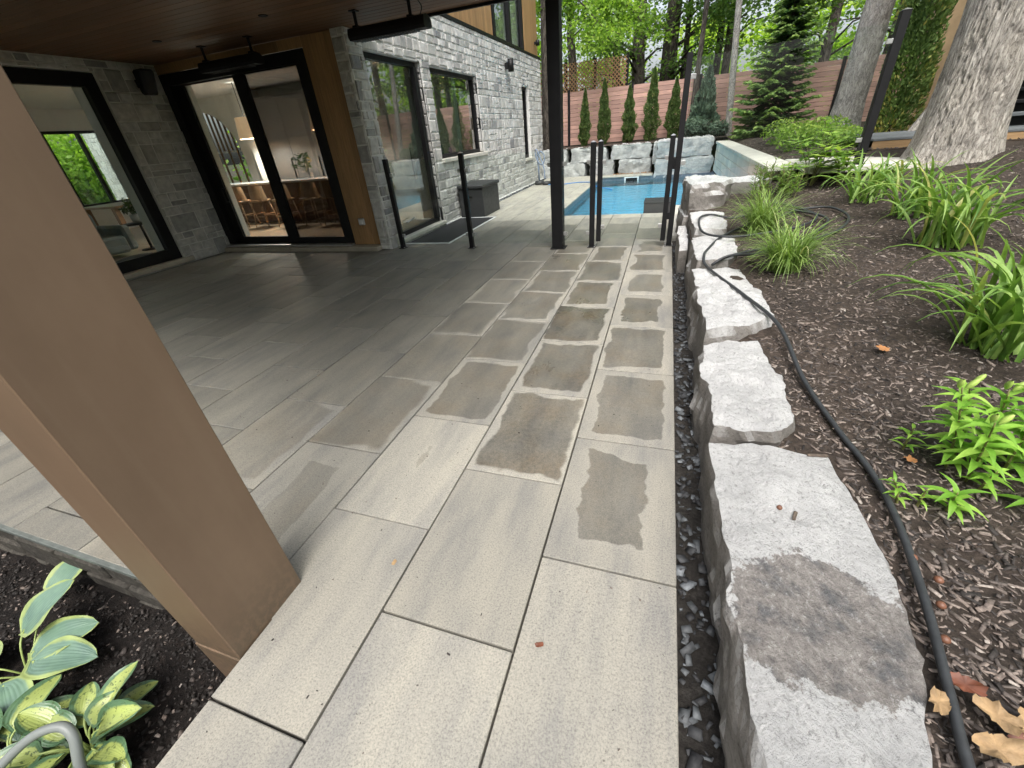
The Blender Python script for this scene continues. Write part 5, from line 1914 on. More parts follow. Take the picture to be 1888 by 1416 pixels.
# conifers -----------------------------------------------------------
def thuja(name, label, x, y, z0, h, rad, mat, seed, n=3200, size=.05, group=None, prof=1.0, cat='shrub'):
    r = np.random.default_rng(seed)
    t = thing(name, label, cat, (x, y, z0), group)
    k = r.random(n) ** .85
    def R(k):
        return rad * np.minimum(1, (.45 + 2.2 * k)) * (1 - k) ** .72 * prof
    a = r.uniform(0, 2 * pi, n)
    lump = 1 + .2 * np.sin(a * 3 + k * 9 + seed) + .16 * np.sin(a * 5 - k * 17 + 2 * seed) + .14 * np.sin(k * 31 + seed)
    rr = (R(k) if cat == 'shrub' else rad * (1 - k) ** .35) * lump * np.sqrt(r.uniform(.55, 1.1, n))
    lx, ly = r.uniform(-.12, .12), r.uniform(-.1, .1)
    bend = .05 * np.sin(k * 5 + seed)
    p = np.stack([rr * np.cos(a) + (lx * k + bend) * rad, rr * np.sin(a) + ly * k * rad, .04 + k * h], 1)
    out = np.stack([np.cos(a), np.sin(a), np.zeros(n)], 1)
    D = unit(out * .55 + np.array([0, 0, 1.0]) + r.normal(size=(n, 3)) * .35)
    N = unit(np.cross(D, r.normal(size=(n, 3))))
    S = size * r.uniform(.6, 1.5, n)
    v, f = diamonds(p, N, D, S, S * .5)
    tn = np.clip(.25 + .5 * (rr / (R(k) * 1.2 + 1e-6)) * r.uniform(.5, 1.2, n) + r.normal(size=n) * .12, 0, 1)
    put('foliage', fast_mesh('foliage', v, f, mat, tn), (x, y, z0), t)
    tube('stem', [(x, y, z0 - .05), (x, y, z0 + h * .85)], [.035, .006], 'bark2', t, 6)
    return t


TH = [(-3.37, 1.98, .27, 'leftmost narrow cedar shrub against the fence'), (-2.57, 2.22, .31, 'second narrow cedar shrub from the left against the fence'),
      (-1.58, 1.92, .33, 'third narrow cedar shrub, in front of a black fence post'), (-.74, 2.4, .36, 'tallest narrow cedar shrub, fourth from the left'), (.12, 2.0, .33, 'fifth narrow cedar shrub, beside the tall latch post')]
for i, (x, h, rad, lab) in enumerate(TH):
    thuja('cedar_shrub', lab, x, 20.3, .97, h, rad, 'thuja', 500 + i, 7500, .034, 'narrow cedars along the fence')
thuja('spruce_shrub', 'pyramidal blue-green spruce at the right end of the cedar row', 1.2, 20.2, 1.0, 2.15, .55, 'blue', 510, 5200, .06)
thuja('cedar_hedge', 'tall dense green cedar between the bed post and the massive trunk', 4.34, 12.0, .98, 5.6, .37, 'hedge', 511, 34000, .032, prof=1.0, cat='tree')
thuja('cedar_hedge', 'tall dense cedar to the right behind the massive trunk', 6.1, 12.3, .98, 5.5, .5, 'hedge', 512, 16000, .036, cat='tree')

def shrub(name, label, c, rad, n, size, mat, seed, z0, asp=.45, flat=.6, stems=8):
    t = thing(name, label, 'shrub', (c[0], c[1], z0))
    v, f, tn = leafy(n, c, rad, size, seed, flat, asp)
    put('foliage', fast_mesh('foliage', v - np.array((c[0], c[1], z0)), f, mat, tn), (c[0], c[1], z0), t)
    m = MB()
    r = random.Random(seed)
    for k in range(stems):
        e = (c[0] + r.uniform(-.8, .8) * rad[0], c[1] + r.uniform(-.8, .8) * rad[1], c[2] + r.uniform(-.2, .6) * rad[2])
        m.tube([(c[0] + r.uniform(-.1, .1), c[1] + r.uniform(-.1, .1), z0 - .02), e], [.008, .004], 5)
    m.build('stems', 'bark3', t)
    return t


shrub('juniper_shrub', 'spreading blue-green juniper behind the big pool boulder', (.95, 19.75, 1.32), (.55, .4, .36), 2600, .065, 'blue', 520, 1.0, .35)
shrub('juniper_shrub', 'low blue-green juniper beside the slim pale trunk', (1.75, 19.6, 1.22), (.42, .35, .28), 1500, .06, 'blue', 521, 1.0, .35)


def spruce(label, x, y, z0, h, rad, seed, mat='spruce'):
    r = random.Random(seed)
    rg = np.random.default_rng(seed)
    t = thing('spruce_tree', label, 'tree', (x, y, z0))
    m = MB()
    m.tube([(x, y, z0 - .1), (x, y, z0 + h)], [.1, .015], 10)
    Vv, Ff, Tt = [], [], []
    base = 0
    z = .12
    while z < h - .1:
        k = z / h
        L = rad * (1 - k) ** .8 * (1.0 if z > .3 else .9)
        nb = 9 if k < .7 else 7
        a0 = r.uniform(0, 6)
        for b in range(nb):
            a = a0 + 2 * pi * b / nb + r.uniform(-.25, .25)
            Lb = L * r.uniform(.6, 1.15)
            zj = z + r.uniform(-.09, .09)
            d = Vector((cos(a), sin(a), 0))
            # branch dips then lifts at the tip
            pts = []
            for q in range(7):
                u = q / 6
                pts.append(Vector((x, y, z0 + zj)) + d * Lb * u + Vector((0, 0, -.30 * Lb * u + .20 * Lb * u * u * u + .02 * sin(9 * u))))
            m.tube([pts[0], pts[3], pts[6]], [.014, .009, .004], 4)
            sd_ = Vector((-d.y, d.x, 0))
            ns = int(40 + 110 * Lb)
            u = rg.uniform(.18, 1.02, ns)
            sg = rg.choice([-1, 1], ns)
            idx = np.clip(u * 6, 0, 5.999)
            i0 = idx.astype(int)
            fr = (idx - i0)[:, None]
            PA = np.array([list(p) for p in pts])
            p = PA[i0] * (1 - fr) + PA[np.minimum(i0 + 1, 6)] * fr
            wd = (.34 * Lb * (1.08 - u) + .05)
            off = sg * wd * rg.uniform(.1, 1, ns)
            dr = unit(np.array(d)[None] * .8 + np.array(sd_)[None] * (sg * .75)[:, None] + np.array([0, 0, -.22]) + rg.normal(size=(ns, 3)) * .18)
            p = p + np.array(sd_)[None] * off[:, None] + np.array([0, 0, -1.0]) * (np.abs(off) * .28)[:, None] + rg.normal(size=(ns, 3)) * .012
            N = unit(np.array([0, 0, 1.0]) + rg.normal(size=(ns, 3)) * .55)
            S = rg.uniform(.05, .10, ns)
            v, f = diamonds(p, N, dr, S, S * .38)
            Vv.append(v)
            Ff.append(f + base)
            base += len(v)
            Tt.append(np.clip(.12 + .75 * u ** 1.6 * rg.uniform(.6, 1.15, ns) + rg.normal(size=ns) * .08, 0, 1))
        z += .15 + .05 * k
    m.build('trunk', 'bark2', t, smooth=True)
    Vv, Ff, Tt = map(np.concatenate, (Vv, Ff, Tt))
    put('needles', fast_mesh('needles', Vv - np.array((x, y, z0)), Ff, mat, Tt), (x, y, z0), t)


spruce('bright-tipped spruce standing in front of the fence between the trunks', 3.05, 17.3, .97, 4.4, 1.45, 611)

# leafy shrubs of the terrace bed
for i, (x, y, rx, h) in enumerate([(2.45, 10.6, .5, .34), (3.1, 11.6, .55, .36), (2.6, 12.6, .6, .38), (3.5, 13.2, .6, .36), (3.1, 10.2, .35, .25)]):
    shrub('spirea_shrub', ['lime green mounded shrub nearest the pale coping', 'lime green mounded shrub left of the bed post', 'lime green mounded shrub below the spruce', 'lime green mounded shrub by the tall grey trunk', 'small lime green shrub in front of the deck'][i], (x, y, 1.0 + h * .55), (rx * .9, rx * .9, h * .8), 850, .04, 'lime', 530 + i, .97)


# palmate / broad-leaved perennials along the landing
def perennial(label, x, y, h, seed, mat='lime', n=9, leafs=9, size=.12, z=None):
    r = random.Random(seed)
    z0 = gz(x, y) if z is None else z
    t = thing('perennial_plant', label, 'plant', (x, y, z0))
    m = MB()
    P, N, D, S = [], [], [], []
    for k in range(n):
        a = r.uniform(0, 2 * pi)
        tip = Vector((x + cos(a) * h * .55 * r.uniform(.2, 1), y + sin(a) * h * .55 * r.uniform(.2, 1), z0 + h * r.uniform(.3, 1)))
        mid = Vector((x, y, z0)).lerp(tip, .5) + Vector((0, 0, .05))
        m.tube([(x + cos(a) * .03, y + sin(a) * .03, z0 - .01), mid, tip], [.004, .0035, .003], 5)
        for q in range(leafs):
            b = 2 * pi * q / leafs + r.uniform(-.2, .2)
            d = Vector((cos(b), sin(b), r.uniform(-.2, .35))).normalized()
            s = size * r.uniform(.75, 1.15)
            P.append(tip + d * s * .9 - Vector((0, 0, r.uniform(0, .12))))
            D.append(d)
            N.append(Vector((r.uniform(-.25, .25), r.uniform(-.25, .25), 1)))
            S.append(s)
    m.build('stems', 'stem', t)
    v, f = diamonds(np.array(P), unit(np.array(N)), unit(np.array(D)), np.array(S), np.array(S) * .26)
    add('leaves', v, f, mat, t, tone=np.random.default_rng(seed).random(len(f)))


perennial('bright peony plant with palmate leaves in the middle of the landing edge', 2.05, 7.75, .62, 701, n=12, size=.13)
perennial('peony plant with palmate leaves left of the bed post', 2.35, 7.5, .5, 702, n=10, size=.12)
perennial('smaller peony plant nearer the pale coping', 1.72, 7.55, .45, 703, n=9, size=.10)
perennial('tall pale peony plant behind the middle one', 2.2, 8.15, .62, 704, n=9, size=.12, z=.9)


def spire(label, x, y, h, seed, n=7):
    """upright stems clothed with short narrow leaves"""
    r = random.Random(seed)
    z0 = gz(x, y)
    t = thing('spire_plant', label, 'plant', (x, y, z0))
    m = MB()
    P, N, D, S = [], [], [], []
    for k in range(n):
        bx, by = x + r.uniform(-.12, .12), y + r.uniform(-.1, .1)
        top = Vector((bx + r.uniform(-.1, .1), by + r.uniform(-.1, .1), z0 + h * r.uniform(.6, 1)))
        m.tube([(bx, by, z0 - .01), top], [.006, .004], 5)
        for q in range(34):
            u = r.uniform(.12, 1)
            a = r.uniform(0, 2 * pi)
            d = Vector((cos(a), sin(a), .55)).normalized()
            s = .055 * (1.15 - .5 * u)
            P.append(Vector((bx, by, z0)).lerp(top, u) + d * s)
            D.append(d)
            N.append(Vector((r.uniform(-.4, .4), r.uniform(-.4, .4), 1)))
            S.append(s)
    m.build('stems', 'stem', t)
    v, f = diamonds(np.array(P), unit(np.array(N)), unit(np.array(D)), np.array(S), np.array(S) * .2)
    add('leaves', v, f, 'grass', t, tone=np.random.default_rng(seed).uniform(0, .7, len(f)))


spire('dark upright leafy spires behind the far grass clump', 1.33, 7.35, .55, 711, 8)
spire('green upright leafy spires left of the peonies', 1.68, 7.25, .42, 712, 7)


# arching grass clumps (fine blades) ---------------------------------
def blade_strip(base, az, L, droop, w0, lean, seg=6):
    V = []
    d = Vector((cos(az), sin(az), 0))
    s = Vector((-d.y, d.x, 0))
    p = Vector(base)
    ang = lean
    for i in range(seg + 1):
        u = i / seg
        ww = w0 * (1 - u ** 2.2) * (.55 + .45 * min(1, u * 4)) + .0006
        V.append(p - s * ww)
        V.append(p + s * ww)
        ang = lean + droop * u ** 1.4
        p = p + (d * sin(ang) + Vector((0, 0, 1)) * cos(ang)) * (L / seg)
    F = [(2 * i, 2 * i + 1, 2 * i + 3, 2 * i + 2) for i in range(seg)]
    return V, F


def grass_clump(label, x, y, n, L, seed):
    r = random.Random(seed)
    z0 = gz(x, y)
    m = MB()
    for k in range(n):
        a = r.uniform(0, 2 * pi)
        q = r.uniform(0, .13)
        b = r.uniform(0, 2 * pi)
        V, F = blade_strip((x + cos(b) * q, y + sin(b) * q, z0 - .02), a, L * r.uniform(.5, 1.25), r.uniform(.8, 2.6), r.uniform(.003, .0062), r.uniform(.05, .75))
        m.geo(V, F, min(1, max(0, r.gauss(.5, .2))))
    o = m.build('grass_clump', 'grass', origin=(x, y, z0), smooth=True)
    tag(o, label, 'grass', 'arching grass clumps by the boulders')


grass_clump('arching grass clump behind the hose coil, farther from the camera', 1.14, 5.75, 420, .62, 721)
grass_clump('arching grass clump in front of the hose coil, nearer the camera', 1.16, 4.45, 460, .58, 722)

# daylilies: every blade its own part ---------------------------------
BL = []
for k in range(9):
    r = random.Random(730 + k)
    V, F = [], []
    L = .62 + .05 * (k % 5)
    droop = (1.2, 1.9, 2.2, 2.5, 2.9)[k % 5]
    lean = (.10, .30, .5, .62, .35)[k % 5]
    seg = 9
    p = Vector((0, 0, 0))
    for i in range(seg + 1):
        u = i / seg
        ww = .0165 * (1 - u ** 2.6) * (.7 + .3 * min(1, u * 3)) + .0006
        ang = lean + droop * u ** 1.9
        nrm = Vector((cos(ang), 0, -sin(ang)))
        V += [p + Vector((0, -ww, 0)) + nrm * ww * -.35, p + nrm * ww * .25, p + Vector((0, ww, 0)) + nrm * ww * -.35]
        p = p + Vector((sin(ang), .012 * sin(u * 3 + k), cos(ang))) * (L / seg)
    for i in range(seg):
        for j in range(2):
            F.append((3 * i + j, 3 * i + j + 1, 3 * i + 4 + j, 3 * i + 3 + j))
    BL.append(new_mesh('blade', V, F, 'blade', True))


def daylily(label, x, y, n, s, seed, spread=.1):
    r = random.Random(seed)
    z0 = gz(x, y)
    t = thing('daylily', label, 'plant', (x, y, z0), 'daylily clumps in the mulch bed')
    for k in range(n):
        a = r.uniform(0, 2 * pi)
        q = spread * sqrt(r.random())
        b = r.uniform(0, 2 * pi)
        ss = s * r.uniform(.7, 1.15)
        put('blade', BL[r.randrange(9)], (x + cos(b) * q, y + sin(b) * q, z0 - .02), t, (r.uniform(-.1, .1), r.uniform(-.1, .1), a), (ss, ss * r.uniform(.9, 1.2), ss))


daylily('big daylily clump at the right edge of the picture, nearest of the daylilies', 1.98, 2.98, 50, 1.15, 741, .16)
daylily('arching daylily clump just behind the nearest one', 2.2, 3.45, 44, 1.1, 742, .16)
daylily('wide daylily clump in the middle of the row', 2.5, 4.85, 60, 1.2, 743, .24)
daylily('daylily clump with upright blades in front of the massive trunk', 2.55, 5.75, 44, 1.1, 744, .2)
daylily('far daylily clump below the bed post', 2.38, 6.55, 40, .95, 745, .2)
daylily('farthest short daylily clump beside the flagstone landing', 2.75, 7.05, 30, .75, 746, .16)

# lilies: stem > leaf --------------------------------------------------
LV, LF = [], []
for i in range(6):
    u = i / 5
    ww = .0125 * sin(pi * min(1, .12 + .88 * u) ** .8) + .0004
    zz = .012 * sin(pi * u) - .018 * u * u
    LV += [(u * .11, -ww, zz + ww * .3), (u * .11, 0, zz - ww * .1), (u * .11, ww, zz + ww * .3)]
for i in range(5):
    for j in range(2):
        LF.append((3 * i + j, 3 * i + j + 1, 3 * i + 4 + j, 3 * i + 3 + j))
LM = new_mesh('leaf', LV, LF, 'lilyleaf', True)
BV, BF = [], []
for i in range(6):
    u = i / 5
    rr = .0125 * sin(pi * (.08 + .86 * u)) ** .7
    for k in range(8):
        a = 2 * pi * k / 8
        BV.append((rr * cos(a) * (1 + .12 * cos(3 * a)), rr * sin(a) * (1 + .12 * cos(3 * a)), u * .055))
for i in range(5):
    for k in range(8):
        BF.append((i * 8 + k, i * 8 + (k + 1) % 8, (i + 1) * 8 + (k + 1) % 8, (i + 1) * 8 + k))
BM = new_mesh('bud', BV, BF, 'budm', True)


def lily(label, stems, seed):
    r = random.Random(seed)
    x0, y0 = stems[0][0], stems[0][1]
    t = thing('lily_plant', label, 'plant', (x0, y0, gz(x0, y0)), 'lilies in the mulch bed')
    for (x, y, h, nl, s, buds, lx, ly) in stems:
        z = gz(x, y)
        pts = spline([(x, y, z - .02), (x + lx * .4, y + ly * .4, z + h * .5), (x + lx, y + ly, z + h)], 6)
        st_ = tube('stem', pts, [.0055 - .003 * i / (len(pts) - 1) for i in range(len(pts))], 'stem', t, 6)
        WL[st_.name] = wl(t)
        for k in range(nl):
            u = .14 + .86 * (k + .5) / nl
            i = min(len(pts) - 1, int(u * (len(pts) - 1)))
            a = k * 2.4 + r.uniform(-.2, .2)
            sz = s * (1.05 - .45 * max(0, u - .6)) * r.uniform(.85, 1.15)
            put('leaf', LM, pts[i], st_, (0, r.uniform(-.35, .15) - .25 * (u > .85), a), (sz, sz, sz))
        for b in range(buds):
            a = b * 2.1
            put('bud', BM, pts[-1] + Vector((cos(a) * .012, sin(a) * .012, -.004)), st_, (.5 * sin(a), .5 * cos(a), 0), (.9, .9, .9 + .2 * r.random()))


lily('leafy lily clump with green buds at the right edge', [(1.32, 1.87, .40, 34, 1.05, 2, -.10, 0), (1.36, 1.80, .31, 26, 1.1, 2, -.05, -.03), (1.44, 1.90, .36, 32, 1.1, 2, -.02, .05),
     (1.50, 1.86, .40, 32, 1.1, 3, .02, .06), (1.56, 1.93, .33, 28, 1.1, 2, .05, .0), (1.60, 1.80, .30, 24, 1.15, 2, .08, -.04), (1.40, 1.98, .34, 24, 1.05, 1, -.06, .05)], 751)
lily('low star-shaped lily shoot in front of the budded clump', [(1.21, 1.60, .085, 15, .95, 0, 0, 0)], 752)
lily('small lily shoot under the budded clump', [(1.37, 1.74, .10, 9, .8, 0, .02, 0)], 753)
lily('small lily shoot left of the budded clump', [(1.20, 1.97, .12, 12, .62, 0, 0, 0)], 754)
lily('thin yellowish lily seedling touching the hose', [(1.05, 1.60, .11, 13, .5, 0, -.05, .01)], 755)
lily('tiny lily seedling right of the yellowish one', [(1.115, 1.60, .085, 9, .4, 0, 0, 0)], 756)
lily('bright lily shoot cut by the right edge', [(1.50, 1.66, .13, 15, 1.0, 0, .0, 0)], 757)

# hostas: leaf > petiole ----------------------------------------------
def hosta_mesh(mat, L, wd, seed, cup=.25, curl=.5):
    r = random.Random(seed)
    V, F, UV = [], [], []
    nu, nv = 12, 8
    for i in range(nu + 1):
        u = i / nu
        ww = wd * (sin(pi * min(1, u ** .66)) ** .62 if u < 1 else 0) + .001
        xx = L * u
        zz = .05 * L * sin(pi * u) - curl * L * .35 * u * u
        for j in range(nv + 1):
            v = j / nv * 2 - 1
            wav = .06 * wd * sin(u * 9 + j * 2 + seed) * abs(v)
            V.append((xx - .10 * L * (abs(v) ** 2) * (u < .3) * (1 - u / .3), v * ww, zz + cup * ww * abs(v) ** 1.5 + wav))
            UV.append((u, j / nv))
    for i in range(nu):
        for j in range(nv):
            F.append((i * (nv + 1) + j, i * (nv + 1) + j + 1, (i + 1) * (nv + 1) + j + 1, (i + 1) * (nv + 1) + j))
    return new_mesh('leaf', V, F, mat, True, uv=UV)


HB = [hosta_mesh('hosta1', .29, .088, 1, .12, .25), hosta_mesh('hosta1', .27, .10, 2, .10, .2)]
HG = [hosta_mesh('hosta2', .17, .056, 3, .45, .3), hosta_mesh('hosta2', .19, .066, 4, .2, .45), hosta_mesh('hosta2', .15, .06, 5, .5, .2)]


def hosta(label, x, y, leaves, meshes, seed):
    r = random.Random(seed)
    z0 = -.30
    t = thing('hosta', label, 'plant', (x, y, z0), 'hostas in the corner bed')
    for k, (bx, by, bz, az, pitch, roll, s) in enumerate(leaves):
        o = put('leaf', meshes[k % len(meshes)], (bx, by, z0 + bz), t, (roll, pitch, az), (s, s, s))
        m_ = tube('petiole', spline([(x + r.uniform(-.02, .02), y + r.uniform(-.02, .02), z0 - .01), (x * .5 + bx * .5, y * .5 + by * .5, z0 + bz * .8), (bx, by, z0 + bz)], 5), [.004] * 11, 'petiole', t, 6)


hosta('blue-green hosta with cream-yellow margins at the left edge', -2.62, .13, [
    (-2.56, .17, .10, .35, -.05, .1, 1.0), (-2.62, .20, .10, .75, -.15, .2, .95), (-2.58, .06, .09, -.35, .12, -.1, 1.0),
    (-2.72, .24, .16, 1.2, -.5, .1, .95), (-2.75, .08, .1, 3.0, .1, 0, .95), (-2.70, .02, .1, -2.2, .1, .1, .9), (-2.9, .42, .12, 1.7, -.2, .1, .9)], HB, 761)
lv = []
hr = random.Random(77)
for k in range(22):
    a = 2 * pi * k / 22 * 1.618 * 1.7
    q = .05 + .10 * (k / 22) + hr.uniform(-.01, .02)
    up_ = hr.random()
    lv.append((-1.95 + cos(a) * q, .035 + sin(a) * q * .85, .07 + .09 * up_, a + hr.uniform(-.3, .3), -.75 * up_ + .28, hr.uniform(-.3, .3), hr.uniform(.75, 1.1)))
hosta('gold-centred variegated hosta in front of the taupe post', -1.95, .035, lv, HG, 762)
lv = []
for k in range(12):
    a = 2 * pi * k / 12 + .3
    up_ = hr.random()
    lv.append((-2.27 + cos(a) * .09, -.09 + sin(a) * .08, .06 + .08 * up_, a, -.7 * up_ + .25, hr.uniform(-.3, .3), hr.uniform(.9, 1.2)))
hosta('gold-centred variegated hosta at the bottom left corner', -2.27, -.09, lv, HG, 763)
pp = spline([(-2.10, -.30, -.26), (-2.06, -.16, -.10), (-1.98, -.03, -.01), (-1.90, .035, .005), (-1.845, .035, -.03), (-1.815, -.01, -.12), (-1.80, -.06, -.27)], 8)
o = tube('bent_pipe', pp, .0165, 'pvc', n=14, origin=(-2.1, -.3, -.26))
tag(o, 'bent grey pipe arching over the variegated hosta', 'pipe')

# ------------------------------------------------------------------ hose, chips, gravel, litter
def on(x, y, dz=.016):
    z = gz(x, y)
    # boulder tops the hose crosses
    for (xa, xb, ya, yb, zt) in ((.33, .90, 3.06, 4.55, .375), (.37, .85, 4.6, 5.8, .435), (.4, .85, 5.85, 7.1, .495)):
        if xa < x < xb and ya < y < yb:
            z = max(z, zt)
    return (x, y, z + dz)


hz = [(.80, .30), (.85, .66), (.885, .83), (.945, 1.12), (.995, 1.47), (1.0, 1.75), (.955, 2.06), (.905, 2.51), (.87, 3.15), (.73, 3.74), (.50, 4.52), (.475, 4.75), (.53, 5.02), (.72, 5.60), (1.03, 6.02), (1.41, 6.25), (1.72, 6.45), (1.98, 6.35), (2.03, 5.88), (1.80, 5.42), (1.45, 5.2), (1.05, 5.05), (.70, 4.72), (.55, 4.60),
      (.70, 4.66), (1.05, 4.86), (1.5, 5.25), (1.80, 5.75), (1.72, 6.15), (1.4, 6.55), (1.15, 6.45), (.90, 6.39), (.66, 6.55), (.50, 6.30), (.52, 5.75), (.75, 5.5), (1.05, 5.52), (1.5, 5.65), (1.75, 6.0), (1.6, 6.6), (1.45, 6.85)]
hp = spline([on(*q, .016 + (.022 if 23 < i else 0)) for i, q in enumerate(hz)], 8)
o = tube('garden_hose', hp, .0135, 'rubber', n=10, origin=(1, 3, .3))
tag(o, 'black garden hose running past the boulders and coiled by the grass', 'hose')


def chips(name, label, n, samp, zf, lmin, lmax, mat, seed, thick=.25, wr=(.15, .4), tone_pow=1.0, cat=None, tilt=.25):
    r = np.random.default_rng(seed)
    xy = samp(r, n)
    n = len(xy)
    z = np.array([zf(a, b) for a, b in xy])
    L = r.uniform(lmin, lmax, n) * r.uniform(.4, 1, n)
    W = L * r.uniform(*wr, n)
    T = W * thick
    az = r.uniform(0, 2 * pi, n)
    tl = r.normal(size=n) * tilt
    d = np.stack([np.cos(az) * np.cos(tl), np.sin(az) * np.cos(tl), np.sin(tl)], 1)
    rl = r.normal(size=n) * tilt * 1.4
    s0 = np.stack([-np.sin(az), np.cos(az), np.zeros(n)], 1)
    u0 = np.cross(d, s0)
    s = s0 * np.cos(rl)[:, None] + u0 * np.sin(rl)[:, None]
    u = np.cross(d, s)
    c = np.stack([xy[:, 0], xy[:, 1], z + T * .5], 1)
    j = lambda: r.uniform(.55, 1.0, n)[:, None]
    A = [c - d * (L / 2)[:, None] * j() - s * (W / 2)[:, None] * j(), c + d * (L / 2)[:, None] * j() - s * (W / 2)[:, None] * j(),
         c + d * (L / 2)[:, None] * j() + s * (W / 2)[:, None] * j(), c - d * (L / 2)[:, None] * j() + s * (W / 2)[:, None] * j()]
    tp = [p + u * T[:, None] for p in A]
    v = np.stack(A + tp, 1).reshape(-1, 3)
    q = np.array([(4, 5, 6, 7), (0, 1, 5, 4), (1, 2, 6, 5), (2, 3, 7, 6), (3, 0, 4, 7)])
    f = (np.arange(n)[:, None, None] * 8 + q[None]).reshape(-1, 4)
    tn = np.repeat(r.random(n) ** tone_pow, 5)
    o = put(name, fast_mesh(name, v, f, mat, tn), (0, 0, 0))
    tag(o, label, cat, kind='stuff')
    return o


def samp_mulch(r, n):
    # denser near the camera
    y = -.2 + 8.8 * r.random(n) ** 1.7
    x = .44 + (1.75 + .75 * y) * r.random(n) ** 1.15
    e = np.full(len(y), .84)
    for lo, hi, v in ((-1, .8, .80), (.8, 1.88, .895), (1.88, 1.96, .42), (1.96, 2.95, .77), (2.95, 3.1, .42), (3.1, 4.52, .87), (4.52, 4.64, .42)):
        e[(y >= lo) & (y < hi)] = v
    ok = x > e
    return np.stack([x, y], 1)[ok]


chips('mulch_chips', 'dark shredded bark mulch covering the bed', 80000, samp_mulch, lambda a, b: gzn(a, b) - .002, .018, .075, 'chip', 801, .3, (.10, .32), 1.0, 'mulch', .3)
chips('mulch_chips', 'dark bark mulch on the terrace beyond the coping', 5000, lambda r, n: np.stack([2.0 + 5 * r.random(n), 9.3 + 6 * r.random(n) ** 1.5], 1), terrace_z, .03, .1, 'chip', 802, .3, (.12, .35), 1.3, 'mulch', .3)
chips('soil_crumbs', 'dark damp soil crumbs and bark in the hosta bed', 9000, lambda r, n: np.stack([-1.45 - 2.6 * r.random(n), -.55 + 1.08 * r.random(n)], 1), lambda a, b: -.30 + 0.02 * noise.noise(Vector((a * 5, b * 5, 1))), .008, .035, 'chip', 803, .5, (.25, .7), 7.0, 'soil', .4)
chips('slate_chips', 'grey slate chips in the drainage strip beside the pavers', 950, lambda r, n: np.stack([.235 + .15 * r.random(n), -.3 + 7.6 * r.random(n)], 1), lambda a, b: -.05, .02, .085, 'slate', 804, .25, (.35, .75), 1.5, 'gravel', .28)
chips('dry_leaf_litter', 'heap of dry brown leaves at the foot of the boulder wall', 130, lambda r, n: np.stack([-1.9 + 1.4 * r.random(n), 18.28 + .16 * r.random(n)], 1), lambda a, b: .005, .04, .09, 'barkleaf', 805, .2, (.4, .8), 1, 'leaves', .4)
chips('wall_foot_gravel', 'dark gravel along the foot of the pool-side stone wall', 900, lambda r, n: np.stack([-4.74 + .14 * r.random(n), 11 + 7.3 * r.random(n)], 1), lambda a, b: -.03, .03, .08, 'slate', 806, .4, (.5, .9), 1.6, 'gravel', .3)


def leaf_obj(label, x, y, z, size, az, mat, seed, curl=.35, lobes=True):
    r = random.Random(seed)
    n = 26
    V = [(0, 0, 0)]
    for k in range(n):
        a = 2 * pi * k / n
        lob = (.55 + .45 * abs(cos(2.5 * a)) ** .8) if lobes else (.6 + .4 * abs(cos(a)) ** 1.5)
        rr = size * lob * r.uniform(.9, 1.08)
        V.append((rr * cos(a), rr * sin(a) * .85, curl * rr * (r.uniform(-.2, .9) * abs(sin(a * 1.5 + seed)) + .12)))
    F = [(0, 1 + k, 1 + (k + 1) % n) for k in range(n)]
    me = new_mesh('fallen_leaf', V, F, mat, True)
    o = put('fallen_leaf', me, (x, y, z), None, (r.uniform(-.25, .25), r.uniform(-.25, .25), az))
    tag(o, label, 'leaf', 'fallen leaves')


leaf_obj('small orange maple leaf lying on the mulch behind the lilies', 1.41, 2.90, gz(1.41, 2.9) + .02, .045, .4, 'orange', 1)
leaf_obj('little orange leaf under the lily clump', 1.18, 1.86, gz(1.18, 1.86) + .02, .03, 1.4, 'orange', 2)
leaf_obj('pale tan leaf caught by the near grass clump', .93, 4.72, .42, .07, 2.0, 'dry', 3)
leaf_obj('big tan dry leaf between boulder and hose, bottom right', .845, .80, .295, .036, 1.1, 'dry', 4, .95, False)
leaf_obj('big tan dry leaf right of the hose, bottom right corner', .93, .72, .295, .055, .2, 'dry', 5, .95, False)
leaf_obj('curled tan leaf in the bottom right leaf heap', .965, .80, .30, .048, 2.4, 'dry', 6, .95, False)
leaf_obj('russet leaf at the back of the bottom right heap', .935, .87, .29, .042, 3.0, 'russet', 7, .9, False)
leaf_obj('pale tan leaf at the right edge of the bottom heap', 1.03, .80, .29, .05, .9, 'dry', 8, .95, False)
leaf_obj('dark russet leaf lying low in the bottom right heap', 1.0, .74, .29, .045, 1.9, 'russet', 9, .5, False)
leaf_obj('small red-brown leaf fragment lying on the dry pavers', -.286, .78, .006, .017, .3, 'russet', 10, .5, False)
leaf_obj('thin tan leaf on the paver beyond the taupe post', -1.05, .95, .004, .016, 1.6, 'dry', 11, .3, False)


def chip_obj(name, label, x, y, z, L, W, T, az, mat, cat):
    V, F = box_geo(-L / 2, L / 2, -W / 2, W / 2, 0, T, min(W, T) * .3)
    r = random.Random(label)
    V = [(a + r.uniform(-.06, .06) * L, b * (1 - .5 * abs(a / L * 1.6)) + r.uniform(-.1, .1) * W, c * r.uniform(.7, 1.1)) for a, b, c in V]
    o = put(name, new_mesh(name, V, F, mat), (x, y, z), None, (0, 0, az))
    tag(o, label, cat)


